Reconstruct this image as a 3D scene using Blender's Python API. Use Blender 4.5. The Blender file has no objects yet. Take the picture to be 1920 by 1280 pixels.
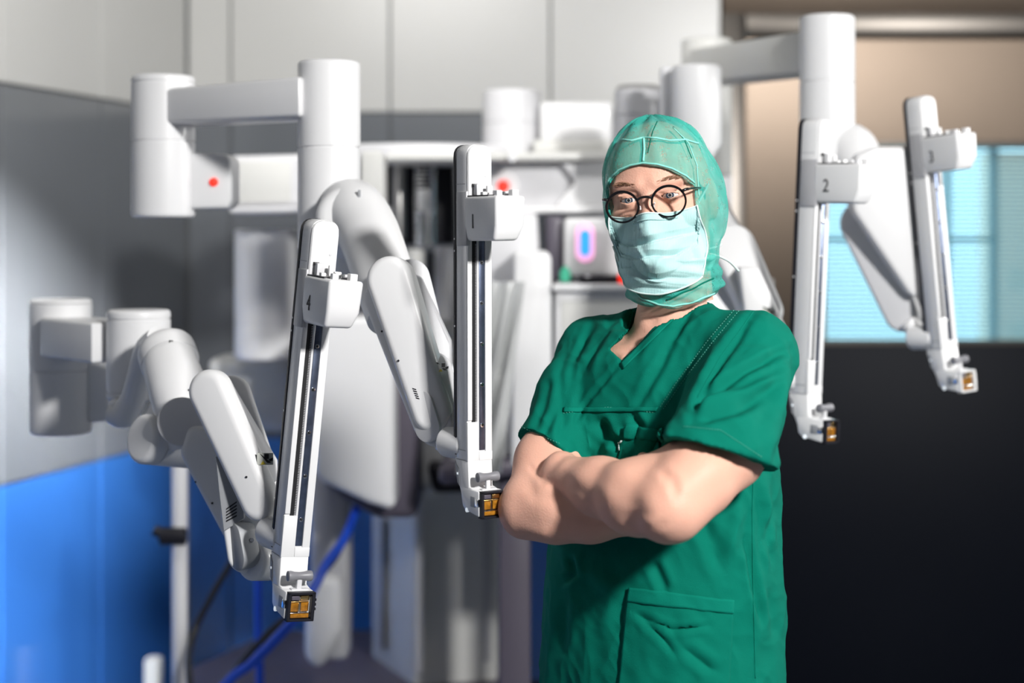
import bpy, bmesh, math, random
import numpy as np
from mathutils import Vector, Matrix, noise
from mathutils.bvhtree import BVHTree
random.seed(7)
C = bpy.context.scene.collection
# ------------------------------------------------------------------ camera, light, exposure
F = 3000.0; HZ = 440.0; CH = 1.65
def P(px, py, Y): return Vector(((px - 960) / F * Y, Y, CH - (py - HZ) / F * Y))
def V(*a): return Vector(a)
cam_d = bpy.data.cameras.new('camera'); cam = bpy.data.objects.new('camera', cam_d); C.objects.link(cam)
cam.location = (0, 0, CH); cam.rotation_euler = (math.pi / 2, 0, 0)
cam_d.sensor_width = 36; cam_d.lens = 36 * F / 1920; cam_d.shift_y = -(640 - HZ) / 1920
cam_d.dof.use_dof = True; cam_d.dof.focus_distance = 2.42; cam_d.dof.aperture_fstop = 2.0
cam_d.clip_start = .05
bpy.context.scene.camera = cam
sc = bpy.context.scene
sc.view_settings.view_transform = 'Standard'; sc.view_settings.look = 'None'
sc.view_settings.exposure = 0.0; sc.view_settings.gamma = 1; sc.view_settings.use_curve_mapping = False
w = bpy.data.worlds.new('world'); sc.world = w; w.use_nodes = True
w.node_tree.nodes['Background'].inputs[0].default_value = (.75, .85, 1, 1)
w.node_tree.nodes['Background'].inputs[1].default_value = .02
def area(name, loc, tgt, sx, sy, power, col=(1, 1, 1), spread=180):
    d = bpy.data.lights.new(name, 'AREA'); d.shape = 'RECTANGLE'; d.size = sx; d.size_y = sy
    d.energy = power; d.color = col; d.spread = math.radians(spread)
    o = bpy.data.objects.new(name, d); C.objects.link(o); o.location = loc
    o.rotation_euler = (Vector(tgt) - Vector(loc)).to_track_quat('-Z', 'Y').to_euler()
    return o
area('key_lamp', (1.6, -.2, 2.95), (0, 2.7, 1.3), .28, .28, 185, (1, .985, .96))
area('left_fill', (-2.2, .3, 2.2), (-.1, 2.6, 1.3), .9, .9, 1.6, (.93, .97, 1))  # broad soft fill added from the left
area('wall_wash', (-.4, 3.2, 2.96), (-.9, 5.6, 2.1), 1.0, .25, 20, (1, .98, .95), 150)  # unseen wash added to brighten the upper wall
area('low_wall_accent', (-.75, 2.3, 2.9), (-1.72, 4.6, .40), .10, .10, 16, (.95, .98, 1), 26)  # unseen accent added for the bright patch low on the blue wall
area('side_patch_accent', (-.75, 2.3, 2.9), (-1.45, 4.65, 1.33), .10, .10, 9, (1, .99, .97), 17)  # narrow unseen accent added for a pale patch on the left wall
area('rear_right_rim', (2.7, 3.3, 2.1), (.5, 2.8, 1.4), .3, .8, 16, (1, .99, .96), 120)  # unseen rim light, also placed to put a gradient on the door steel

# ------------------------------------------------------------------ materials
def mat(name, col, rough=.5, metal=0, noise_scale=0, noise_amt=0, bump=0, bump_scale=200, coat=0, trans=0, emit=None, es=0, alpha=1, sheen=0, spec=.5, sss=0, ior=1.45, aniso=0):
    m = bpy.data.materials.new(name); m.use_nodes = True
    nt = m.node_tree; b = nt.nodes['Principled BSDF']; L = nt.links
    b.inputs['Base Color'].default_value = (*col, 1); b.inputs['Roughness'].default_value = rough
    b.inputs['Metallic'].default_value = metal; b.inputs['Coat Weight'].default_value = coat
    b.inputs['Coat Roughness'].default_value = .08; b.inputs['Transmission Weight'].default_value = trans
    b.inputs['Alpha'].default_value = alpha; b.inputs['Sheen Weight'].default_value = sheen
    b.inputs['Specular IOR Level'].default_value = spec; b.inputs['IOR'].default_value = ior
    b.inputs['Anisotropic'].default_value = aniso
    if sss: b.inputs['Subsurface Weight'].default_value = sss; b.inputs['Subsurface Scale'].default_value = .01; b.inputs['Subsurface Radius'].default_value = (1, .35, .2)
    if emit: b.inputs['Emission Color'].default_value = (*emit, 1); b.inputs['Emission Strength'].default_value = es
    tc = nt.nodes.new('ShaderNodeTexCoord')
    n = nt.nodes.new('ShaderNodeTexNoise'); n.inputs['Scale'].default_value = noise_scale or 6; n.inputs['Detail'].default_value = 4
    L.new(tc.outputs['Object'], n.inputs['Vector'])
    amt = noise_amt or .04
    mx = nt.nodes.new('ShaderNodeMix'); mx.data_type = 'RGBA'
    mx.inputs['A'].default_value = (*[c * (1 - amt) for c in col], 1); mx.inputs['B'].default_value = (*[min(1, c * (1 + amt)) for c in col], 1)
    L.new(n.outputs['Fac'], mx.inputs['Factor']); L.new(mx.outputs['Result'], b.inputs['Base Color'])
    if bump:
        n2 = nt.nodes.new('ShaderNodeTexNoise'); n2.inputs['Scale'].default_value = bump_scale; n2.inputs['Detail'].default_value = 3
        L.new(tc.outputs['Object'], n2.inputs['Vector'])
        bp = nt.nodes.new('ShaderNodeBump'); bp.inputs['Strength'].default_value = bump; bp.inputs['Distance'].default_value = .001
        L.new(n2.outputs['Fac'], bp.inputs['Height']); L.new(bp.outputs['Normal'], b.inputs['Normal'])
    return m
M = {}
M['white'] = mat('white_plastic', (.74, .74, .75), .38, coat=.15)
M['white_soft'] = mat('satin_white', (.60, .60, .58), .5)
M['cover'] = mat('light_grey_plastic', (.62, .62, .64), .42)
M['grey'] = mat('grey_plastic', (.30, .31, .33), .42)
M['midgrey'] = mat('mid_grey_plastic', (.42, .42, .44), .35)
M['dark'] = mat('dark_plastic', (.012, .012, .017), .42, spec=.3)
M['aubergine'] = mat('dark_plum_plastic', (.085, .075, .10), .4)
M['black'] = mat('black_print', (.008, .008, .01), .5)
M['steel'] = mat('brushed_steel', (.55, .54, .53), .28, 1)
M['rail'] = mat('blued_steel_rail', (.14, .17, .25), .3, .9, 60, .5)
M['chrome'] = mat('chrome', (.8, .8, .8), .12, 1)
M['amber'] = mat('amber_resin', (.30, .125, .012), .15, 0, 160, .85, spec=.8, emit=None)
M['grip'] = mat('grey_grip', (.20, .20, .22), .4)
M['brass'] = mat('gold_contact', (.75, .5, .2), .25, 1)
M['red'] = mat('glowing_red', (.8, .02, .01), .4, emit=(1, .03, .01), es=.8)  # red with emission, shared by the buttons and the tray end
M['ledw'] = mat('white_led', (.9, .95, 1), .4, emit=(.85, .93, 1), es=.5)
M['ledb'] = mat('blue_display', (.02, .2, .9), .4, emit=(.03, .25, 1), es=1.6)
M['halo_pink'] = mat('pink_halo', (.9, .5, .8), .4, emit=(1, .45, .7), es=.7)
M['pane_lit'] = mat('lit_glass_panel', (.52, .52, .505), .30, spec=.6, noise_scale=1.2, noise_amt=.08)  # upper row, tone raised for bright reflections in the glass
M['pane_shaded'] = mat('shaded_glass_panel', (.125, .135, .15), .25, coat=.9, spec=.7, noise_scale=1.2, noise_amt=.1)  # middle row, darkened for shade and dark reflections on the glass
M['pane_blue'] = mat('blue_glass_panel', (.028, .125, .41), .3, coat=.9, spec=.5, noise_scale=1.2, noise_amt=.1)
M['joint'] = mat('panel_joint', (.10, .105, .11), .6)
M['door_steel'] = mat('warm_reflection_steel', (.15, .118, .093), .36, 1, 2.0, .15, bump=.12, bump_scale=60, aniso=.6)  # brown of the warm reflections put into the steel colour
M['door_reflect_dark'] = mat('dark_reflection_steel', (.004, .006, .012), .5, spec=.18)  # dark reflection put into the colour
M['frame_steel'] = mat('door_frame_steel', (.16, .145, .13), .35, 1)
M['floor'] = mat('grey_vinyl_floor', (.12, .14, .18), .35, 0, 12, .15)
M['ceil'] = mat('ceiling_tile', (.25, .25, .25), .8)
M['wallplain'] = mat('plain_wall_paint', (.16, .165, .18), .7)
M['blackcable'] = mat('black_cable', (.012, .014, .02), .45)
M['bluecable'] = mat('blue_cable', (.01, .07, .55), .4)
M['green'] = mat('green_plastic', (.05, .4, .25), .4)
M['drape'] = mat('clear_plastic_drape', (.50, .51, .51), .3, bump=.4, bump_scale=18, alpha=.92)
M['skin'] = mat('skin', (.72, .40, .30), .5, 0, 14, .10, bump=.5, bump_scale=380, sss=.15, spec=.3)
M['scrub'] = mat('green_cotton', (.0005, .145, .100), .85, 0, 9, .12, bump=.5, bump_scale=900, sheen=0, spec=.1)
M['scrub_seam'] = mat('green_cotton_seam', (.001, .165, .115), .85, bump=.5, bump_scale=900, sheen=0, spec=.1)
M['thread'] = mat('pale_green_thread', (.10, .42, .33), .7)
M['eye'] = mat('eye_white', (.58, .52, .50), .35, coat=.15)
M['iris'] = mat('grey_blue_iris', (.035, .055, .08), .7, spec=.1)
M['hair'] = mat('brown_hair', (.06, .035, .02), .7)
M['brow'] = mat('light_brown_hair', (.24, .13, .07), .7)
M['frame'] = mat('black_acetate', (.006, .006, .007), .25, coat=.4)
M['tie'] = mat('white_tie', (.62, .76, .74), .7)
M['label'] = mat('pale_label', (.55, .56, .52), .6)
M['yellow'] = mat('yellow_warning', (.7, .55, .05), .6)
def hood_mat():
    m = mat('green_nonwoven', (.04, .46, .38), .8, 0, 40, .25, bump=.7, bump_scale=260)
    nt = m.node_tree; b = nt.nodes['Principled BSDF']; L = nt.links
    tc = nt.nodes.new('ShaderNodeTexCoord'); v = nt.nodes.new('ShaderNodeTexVoronoi'); v.inputs['Scale'].default_value = 62
    v2 = nt.nodes.new('ShaderNodeTexVoronoi'); v2.inputs['Scale'].default_value = 620
    L.new(tc.outputs['Object'], v.inputs['Vector']); L.new(tc.outputs['Object'], v2.inputs['Vector'])
    a = nt.nodes.new('ShaderNodeMath'); a.operation = 'LESS_THAN'; a.inputs[1].default_value = .36; L.new(v.outputs['Distance'], a.inputs[0])
    c = nt.nodes.new('ShaderNodeMath'); c.operation = 'LESS_THAN'; c.inputs[1].default_value = .38; L.new(v2.outputs['Distance'], c.inputs[0])
    d = nt.nodes.new('ShaderNodeMath'); d.operation = 'MULTIPLY'; L.new(a.outputs[0], d.inputs[0]); L.new(c.outputs[0], d.inputs[1])
    e = nt.nodes.new('ShaderNodeMath'); e.operation = 'MULTIPLY_ADD'; e.inputs[1].default_value = -.40; e.inputs[2].default_value = .58
    L.new(d.outputs[0], e.inputs[0]); L.new(e.outputs[0], b.inputs['Alpha'])
    return m
M['hood'] = hood_mat()
M['hood_edge'] = mat('pale_green_binding', (.22, .62, .54), .7, bump=.5, bump_scale=300)
def mask_mat():
    m = mat('pale_mint_nonwoven', (.42, .66, .66), .8, 0, 30, .06)
    nt = m.node_tree; b = nt.nodes['Principled BSDF']; L = nt.links
    tc = nt.nodes.new('ShaderNodeTexCoord'); wv = nt.nodes.new('ShaderNodeTexWave'); wv.inputs['Scale'].default_value = 150
    wv.bands_direction = 'X'; L.new(tc.outputs['Object'], wv.inputs['Vector'])
    bp = nt.nodes.new('ShaderNodeBump'); bp.inputs['Strength'].default_value = .5; bp.inputs['Distance'].default_value = .0006
    L.new(wv.outputs['Fac'], bp.inputs['Height']); L.new(bp.outputs['Normal'], b.inputs['Normal'])
    return m
M['mask'] = mask_mat()
def glass_mat(name, tint, gloss):
    m = bpy.data.materials.new(name); m.use_nodes = True; nt = m.node_tree
    for n in list(nt.nodes):
        if n.type == 'BSDF_PRINCIPLED': nt.nodes.remove(n)
    out = nt.nodes['Material Output']; t = nt.nodes.new('ShaderNodeBsdfTransparent'); t.inputs[0].default_value = (*tint, 1)
    g = nt.nodes.new('ShaderNodeBsdfGlossy'); g.inputs['Roughness'].default_value = .02
    mx = nt.nodes.new('ShaderNodeMixShader'); mx.inputs[0].default_value = gloss
    nt.links.new(t.outputs[0], mx.inputs[1]); nt.links.new(g.outputs[0], mx.inputs[2]); nt.links.new(mx.outputs[0], out.inputs[0])
    return m
M['lens'] = glass_mat('spectacle_lens', (.98, .99, .98), .03)
M['glass'] = glass_mat('window_glass', (.86, .95, .97), .06)
def emis(name, col, s):
    m = bpy.data.materials.new(name); m.use_nodes = True; b = m.node_tree.nodes['Principled BSDF']
    b.inputs['Base Color'].default_value = (0, 0, 0, 1); b.inputs['Emission Color'].default_value = (*col, 1); b.inputs['Emission Strength'].default_value = s
    return m
M['sky'] = emis('daylight_sky', (.60, .88, 1), 3.6)
M['glow_facade'] = mat('glowing_facade', (.9, .85, .7), .7, emit=(1, .95, .78), es=.9)  # sunlight put into the facade as its own glow
M['lamp'] = emis('pale_glow', (1, .98, .95), .3)  # even glow for the added ceiling panel and the cylinder cap
M['slat'] = mat('blind_slat', (.45, .66, .72), .35, spec=.6)

# ------------------------------------------------------------------ mesh helpers
def link(name, me, m, parent=None):
    o = bpy.data.objects.new(name, me); C.objects.link(o)
    if m is not None: me.materials.append(M[m] if isinstance(m, str) else m)
    if parent is not None:
        o.parent = parent
        o.matrix_parent_inverse = WM[parent.name].inverted() if parent.name in WM else Matrix()
    return o
WM = {}
def thing(name, label, cat, loc, group=None):
    o = bpy.data.objects.new(name, None); C.objects.link(o); o.location = loc; o.empty_display_size = .1
    WM[o.name] = Matrix.Translation(loc); o['label'] = label; o['category'] = cat
    if group: o['group'] = group
    return o
def tag(o, label, cat, group=None):
    o['label'] = label; o['category'] = cat
    if group: o['group'] = group
    return o
def struct(o): o['kind'] = 'structure'; return o
def finish(bm, ang=35):
    a = math.radians(ang)
    for f in bm.faces: f.smooth = True
    for e in bm.edges:
        if len(e.link_faces) == 2: e.smooth = e.calc_face_angle(0) < a
def bevel(bm, off, seg=2, ang=30):
    if off <= 0: return
    es = [e for e in bm.edges if len(e.link_faces) == 2 and e.calc_face_angle(0) > math.radians(ang)]
    bmesh.ops.bevel(bm, geom=es, offset=off, segments=seg, profile=.5, affect='EDGES', clamp_overlap=True)
def mk(name, bm, m, parent=None, X=None, ang=35):
    bmesh.ops.recalc_face_normals(bm, faces=bm.faces)
    if X is not None: bm.transform(X)
    finish(bm, ang); me = bpy.data.meshes.new(name); bm.to_mesh(me); bm.free()
    return link(name, me, m, parent)
def bm_prism(front, ext, bev=0, seg=2, bm=None):
    """front: list of 3D points, ext: extrusion vector"""
    own = bm is None
    b = bmesh.new()
    v0 = [b.verts.new(p) for p in front]; v1 = [b.verts.new(Vector(p) + Vector(ext)) for p in front]
    n = len(front); b.faces.new(v0); b.faces.new(v1[::-1])
    for i in range(n): b.faces.new((v0[i], v1[i], v1[(i + 1) % n], v0[(i + 1) % n]))
    bmesh.ops.recalc_face_normals(b, faces=b.faces)
    bevel(b, bev, seg)
    if own: return b
    return join(bm, b)
def join(dst, src):
    me = bpy.data.meshes.new('tmp'); src.to_mesh(me); src.free(); dst.from_mesh(me); bpy.data.meshes.remove(me); return dst
def bm_box(lo, hi, bev=0, seg=2, bm=None):
    x0, y0, z0 = lo; x1, y1, z1 = hi
    return bm_prism([(x0, y0, z0), (x1, y0, z0), (x1, y0, z1), (x0, y0, z1)], (0, y1 - y0, 0), bev, seg, bm)
def bm_lathe(prof, n=40, bm=None):
    """prof: list of (r,z); closed with caps"""
    own = bm is None; b = bmesh.new(); rings = []
    for r, z in prof: rings.append([b.verts.new((r * math.cos(t), r * math.sin(t), z)) for t in [2 * math.pi * i / n for i in range(n)]])
    for a, c in zip(rings, rings[1:]):
        for i in range(n): b.faces.new((a[i], a[(i + 1) % n], c[(i + 1) % n], c[i]))
    b.faces.new(rings[0][::-1]); b.faces.new(rings[-1])
    return b if own else join(bm, b)
def axis_matrix(a, b):
    a = Vector(a); d = Vector(b) - a
    return Matrix.Translation(a) @ d.to_track_quat('Z', 'Y').to_matrix().to_4x4(), d.length
def rounded_profile(r, L, e, seg=5):
    p = []
    for i in range(seg + 1):
        t = math.pi / 2 * i / seg; p.append((r - e + e * math.sin(t), e - e * math.cos(t)))
    q = [(x, L - z) for x, z in p[::-1]]
    return p + q
def bm_cyl(a, b, r, e=.006, n=40, grooves=(), bm=None):
    X, L = axis_matrix(a, b)
    p = rounded_profile(r, L, min(e, r * .9))
    for g in sorted(grooves):
        p += [(r, g - .002), (r - .0025, g - .001), (r - .0025, g + .001), (r, g + .002)]
    if grooves: p = sorted(p[:6], key=lambda q: q[1]) + sorted([q for q in p[6:] if q not in p[:6]], key=lambda q: q[1])
    c = bm_lathe(p, n); c.transform(X)
    return c if bm is None else join(bm, c)
def bm_cone(a, b, r1, r2, n=40, e=.004, bm=None):
    X, L = axis_matrix(a, b)
    p = [(r1 - e, 0), (r1, e), (r2, L - e), (r2 - e, L)]
    c = bm_lathe(p, n); c.transform(X)
    return c if bm is None else join(bm, c)
def bm_tube(pts, r, n=10, bm=None, res=6, radii=None):
    """smooth tube through points (Catmull-Rom)"""
    pts = [Vector(p) for p in pts]; R = radii or [r] * len(pts); Q = []; QR = []
    for i in range(len(pts) - 1):
        p0 = pts[max(i - 1, 0)]; p1 = pts[i]; p2 = pts[i + 1]; p3 = pts[min(i + 2, len(pts) - 1)]
        for k in range(res):
            t = k / res
            Q.append(.5 * ((2 * p1) + (p2 - p0) * t + (2 * p0 - 5 * p1 + 4 * p2 - p3) * t * t + (3 * p1 - p0 - 3 * p2 + p3) * t ** 3)); QR.append(R[i] * (1 - t) + R[i + 1] * t)
    Q.append(pts[-1]); QR.append(R[-1])
    b = bmesh.new(); rings = []; up = None
    for i, q in enumerate(Q):
        d = (Q[min(i + 1, len(Q) - 1)] - Q[max(i - 1, 0)]).normalized()
        if up is None: up = d.orthogonal().normalized()
        up = (up - d * up.dot(d)).normalized(); s = d.cross(up)
        rings.append([b.verts.new(q + QR[i] * (math.cos(2 * math.pi * k / n) * up + math.sin(2 * math.pi * k / n) * s)) for k in range(n)])
    for a, c in zip(rings, rings[1:]):
        for i in range(n): b.faces.new((a[i], a[(i + 1) % n], c[(i + 1) % n], c[i]))
    b.faces.new(rings[0][::-1]); b.faces.new(rings[-1])
    return b if bm is None else join(bm, b)
def bm_stadium(p1, r1, p2, r2, nrm, t, bev=.008, seg=4, n=16):
    """two-circle hull plate; front face centres p1,p2, outward normal nrm, thickness t"""
    p1 = Vector(p1); p2 = Vector(p2); u = (p2 - p1).normalized(); nr = Vector(nrm); nr = (nr - u * nr.dot(u)).normalized(); v = nr.cross(u)
    L = (p2 - p1).length; a = math.acos(max(-1, min(1, (r1 - r2) / L))); pts = []
    for i in range(n + 1):
        t_ = a + (2 * math.pi - 2 * a) * i / n; pts.append(p1 + r1 * (math.cos(t_) * u + math.sin(t_) * v))
    for i in range(n + 1):
        t_ = -a + 2 * a * i / n; pts.append(p2 + r2 * (math.cos(t_) * u + math.sin(t_) * v))
    b = bmesh.new(); fv = [b.verts.new(p) for p in pts]; bv = [b.verts.new(p - nr * t) for p in pts]; N = len(pts)
    b.faces.new(fv); b.faces.new(bv[::-1])
    for i in range(N): b.faces.new((fv[i], bv[i], bv[(i + 1) % N], fv[(i + 1) % N]))
    bmesh.ops.recalc_face_normals(b, faces=b.faces); bevel(b, bev, seg, 50)
    return b
def slab(name, poly, Y, t, m, parent, bev=.01, seg=3, yaw=0):
    """outline in picture pixels standing at depth Y with real thickness t"""
    return mk(name, bm_prism([P(x, y, Y) for x, y in poly], (0, t, 0), bev, seg), m, parent)
def plan(name, pts, ytop, ybot, Yref, m, parent, bev=.006):
    """plan polygon (px, depth) extruded between two heights"""
    z1 = CH - (ytop - HZ) / F * Yref; z0 = CH - (ybot - HZ) / F * Yref
    return mk(name, bm_prism([((p - 960) / F * Y, Y, z0) for p, Y in pts], (0, 0, z1 - z0), bev, 3), m, parent)
def vcyl(name, px, pw, yt, yb, Y, m, parent, grooves=(), e=.008):
    c0 = P(px, yb, Y); c1 = P(px, yt, Y)
    return mk(name, bm_cyl(c0, c1, pw / 2 / F * Y, e, 48, grooves), m, parent)
def text_mesh(s, size, depth=.0006):
    cu = bpy.data.curves.new('t', 'FONT'); cu.body = s; cu.size = size; cu.extrude = depth; cu.align_x = 'CENTER'; cu.align_y = 'CENTER'; cu.resolution_u = 4
    o = bpy.data.objects.new('t', cu); C.objects.link(o); bpy.context.view_layer.update()
    me = bpy.data.meshes.new_from_object(o); bpy.data.objects.remove(o); bpy.data.curves.remove(cu)
    b = bmesh.new(); b.from_mesh(me); bpy.data.meshes.remove(me); return b

# ------------------------------------------------------------------ room
YB = 5.7
CORN = Vector((-1.159, YB, 0)); LD = Vector((-.2613, -.9653, 0))  # left wall runs from the corner towards the camera
ZB, ZS, ZT = .93, 2.085, 3.1
XR = 3.3; YN = -2.6
RIM = .004
def wall_panels(wall, origin, d, stops, nrm, rows=((.06, ZB, 'pane_blue'), (ZB, ZS, 'pane_shaded'), (ZS, ZT - .02, 'pane_lit'))):
    for a, b in zip(stops, stops[1:]):
        for z0, z1, m in rows:
            g = .0035
            p = [origin + d * (a + g) + V(0, 0, z0 + g), origin + d * (b - g) + V(0, 0, z0 + g), origin + d * (b - g) + V(0, 0, z1 - g), origin + d * (a + g) + V(0, 0, z1 - g)]
            mk('panel', bm_prism(p, nrm * -.012, .0015, 1), m, wall)
LN = Vector((LD.y, -LD.x, 0)) * -1   # normal of left wall pointing into the room
if LN.x < 0: LN = -LN
wl = struct(mk('wall_left', bm_prism([CORN - LN * .013 - LD*.1, CORN + LD * 8.3 - LN * .013, CORN + LD * 8.3 - LN * .013 + V(0, 0, ZT), CORN - LN * .013 - LD*.1 + V(0, 0, ZT)], -LN * .1), 'joint'))
wall_panels(wl, CORN, LD, [.004, .60, 1.155, 1.71, 2.27, 2.83, 3.39, 3.95, 5.1, 6.2, 7.3, 8.25], LN)
DX0 = (1372 - 960) / F * YB
wb = struct(mk('wall_back', bm_box((CORN.x - .3, YB + .013, 0), (.714, YB + .13, ZT)), 'joint'))
xs = [CORN.x + .004] + [(p - 960) / F * YB for p in (432, 731, 1032, 1352)]
for a, b in zip(xs, xs[1:]):
    wall_panels(wb, V(0, YB, 0), V(1, 0, 0), [a, b], V(0, -1, 0))
# door wall on the right
Z = lambda py: CH - (py - HZ) / F * YB
X_ = lambda px: (px - 960) / F * YB
ZD = Z(58)
wd = struct(mk('wall_back_door', bm_box((.714, YB + .05, ZD), (XR, YB + .13, ZT)), 'frame_steel'))
mk('panel', bm_box((.75, YB + .0, ZD + .045), (XR, YB + .05, ZT), .003), 'door_steel', wd)
t1 = mk('trim_1', bm_box((.745, YB - .05, 0), (X_(1395), YB + .12, ZD + .06), .006), 'frame_steel'); struct(t1)
t2 = mk('trim_2', bm_box((X_(1395), YB - .05, ZD - .02), (XR, YB + .05, ZD + .06), .006), 'frame_steel'); struct(t2)
WX0, WX1, WZ0, WZ1 = X_(1548), X_(2060), Z(641), Z(270)
DR = thing('door_1', 'brushed steel sliding door with a wide window', 'door', (1.6, YB + .05, 0)); DR['kind'] = 'structure'
del DR['category']
dl = bmesh.new()
dy0, dy1 = YB + .03, YB + .09; DXa, DXb = X_(1400), XR
bm_box((DXa, dy0, WZ0), (WX0, dy1, WZ1), 0, 1, dl); bm_box((WX1, dy0, WZ0), (DXb, dy1, WZ1), 0, 1, dl)
bm_box((DXa, dy0, WZ1), (DXb, dy1, ZD), 0, 1, dl)
mk('door_leaf', dl, 'door_steel', DR)
mk('lower_dark_leaf', bm_box((DXa, dy0 - .002, .02), (DXb, dy1, WZ0), .002), 'door_reflect_dark', DR)  # lower part of the steel door, coloured for its dark reflection
fr = bmesh.new()
for lo, hi in (((WX0 - .012, dy0 - .008, WZ0 - .012), (WX0 + .006, dy1, WZ1 + .012)), ((WX1 - .006, dy0 - .008, WZ0 - .012), (WX1 + .012, dy1, WZ1 + .012)),
               ((WX0, dy0 - .008, WZ1 - .006), (WX1, dy1, WZ1 + .012)), ((WX0, dy0 - .008, WZ0 - .012), (WX1, dy1, WZ0 + .006))): bm_box(lo, hi, .002, 1, fr)
mk('window_frame', fr, 'frame_steel', DR)
mk('pane', bm_box((WX0, dy0 + .015, WZ0), (WX1, dy0 + .021, WZ1)), 'glass', DR)
# blinds behind the pane
bl = thing('window_blind', 'pale blue horizontal slat blind behind the window of the steel door', 'blind', (1.6, YB + .25, WZ1 + .1))
pb = mk('head_rail', bm_box((WX0 - .25, YB + .21, WZ1 + .09), (WX1 + .25, YB + .27, WZ1 + .13), .004), 'white_soft', bl)
sb = bm_prism([(WX0 - .25, -.007, -.0056), (WX0 - .25, .007, .0050), (WX0 - .25, .0065, .0060), (WX0 - .25, -.0075, -.0046)], (WX1 - WX0 + .5, 0, 0))
sm = bpy.data.meshes.new('slat'); sb.to_mesh(sm); sb.free(); sm.materials.append(M['slat'])
z = WZ1 + .08
while z > WZ0 - .12:
    o = bpy.data.objects.new('slat', sm); C.objects.link(o); o.parent = bl; o.location = Vector((0, YB + .24, z)) - bl.location; z -= .0165
# glowing panel added as the daylight beyond the blind
struct(mk('sky_panel', bm_box((WX0 - 1.2, YB + 2.2, .2), (WX1 + 1.6, YB + 2.25, 3.6)), 'sky'))
def far(px): return (px - 960) / F * (YB + 1.9)
def farz(py): return CH - (py - HZ) / F * (YB + 1.9)
fb = thing('far_building', 'cream building, glowing as if sunlit, seen through the right end of the blind', 'building', (far(1960), YB + 2, .3))
mk('facade', bm_box((far(1862), YB + 1.9, farz(700) - .4), (far(2150), YB + 2.15, farz(285)), .01), 'glow_facade', fb)
for k, (px, py) in enumerate(((1890, 500), (1960, 500), (1890, 600), (1960, 600), (1990, 380))):
    mk('window', bm_box((far(px), YB + 1.88, farz(py + 45)), (far(px + 34), YB + 1.91, farz(py)), .004), 'glass', fb)
ft = thing('window_post', 'blue grey window post seen behind the blind', 'post', (far(1800), YB + 2, .3))
for a, b in ((1762, 1772), (1846, 1860)): mk('post', bm_box((far(a), YB + 1.8, .3), (far(b), YB + 1.85, 3.2), .004), 'bluecable' if False else 'midgrey', ft)
mk('cross_bar', bm_box((far(1540), YB + 1.8, farz(452)), (far(1862), YB + 1.85, farz(444)), .003), 'midgrey', ft)
struct(mk('floor', bm_box((-4.2, YN - .1, -.1), (XR + .1, YB + .2, 0)), 'floor'))
struct(mk('ceiling', bm_box((-4.2, YN - .1, ZT), (XR + .1, YB + .2, ZT + .1)), 'ceil'))
struct(mk('wall_right', bm_box((XR, YN, 0), (XR + .1, YB + .13, ZT)), 'wallplain'))
struct(mk('wall_front', bm_box((-4.2, YN - .1, 0), (XR, YN, ZT)), 'wallplain'))
for b0 in (('baseboard_left', [CORN + LN * .012, CORN + LD * 8.2 + LN * .012, CORN + LD * 8.2 + LN * .012 + V(0, 0, .06), CORN + LN * .012 + V(0, 0, .06)], -LN * .012),
           ('baseboard_back', [V(CORN.x, YB - .012, 0), V(.714, YB - .012, 0), V(.714, YB - .012, .06), V(CORN.x, YB - .012, .06)], V(0, .012, 0))):
    struct(mk(b0[0], bm_prism(b0[1], b0[2]), 'dark'))

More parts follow.
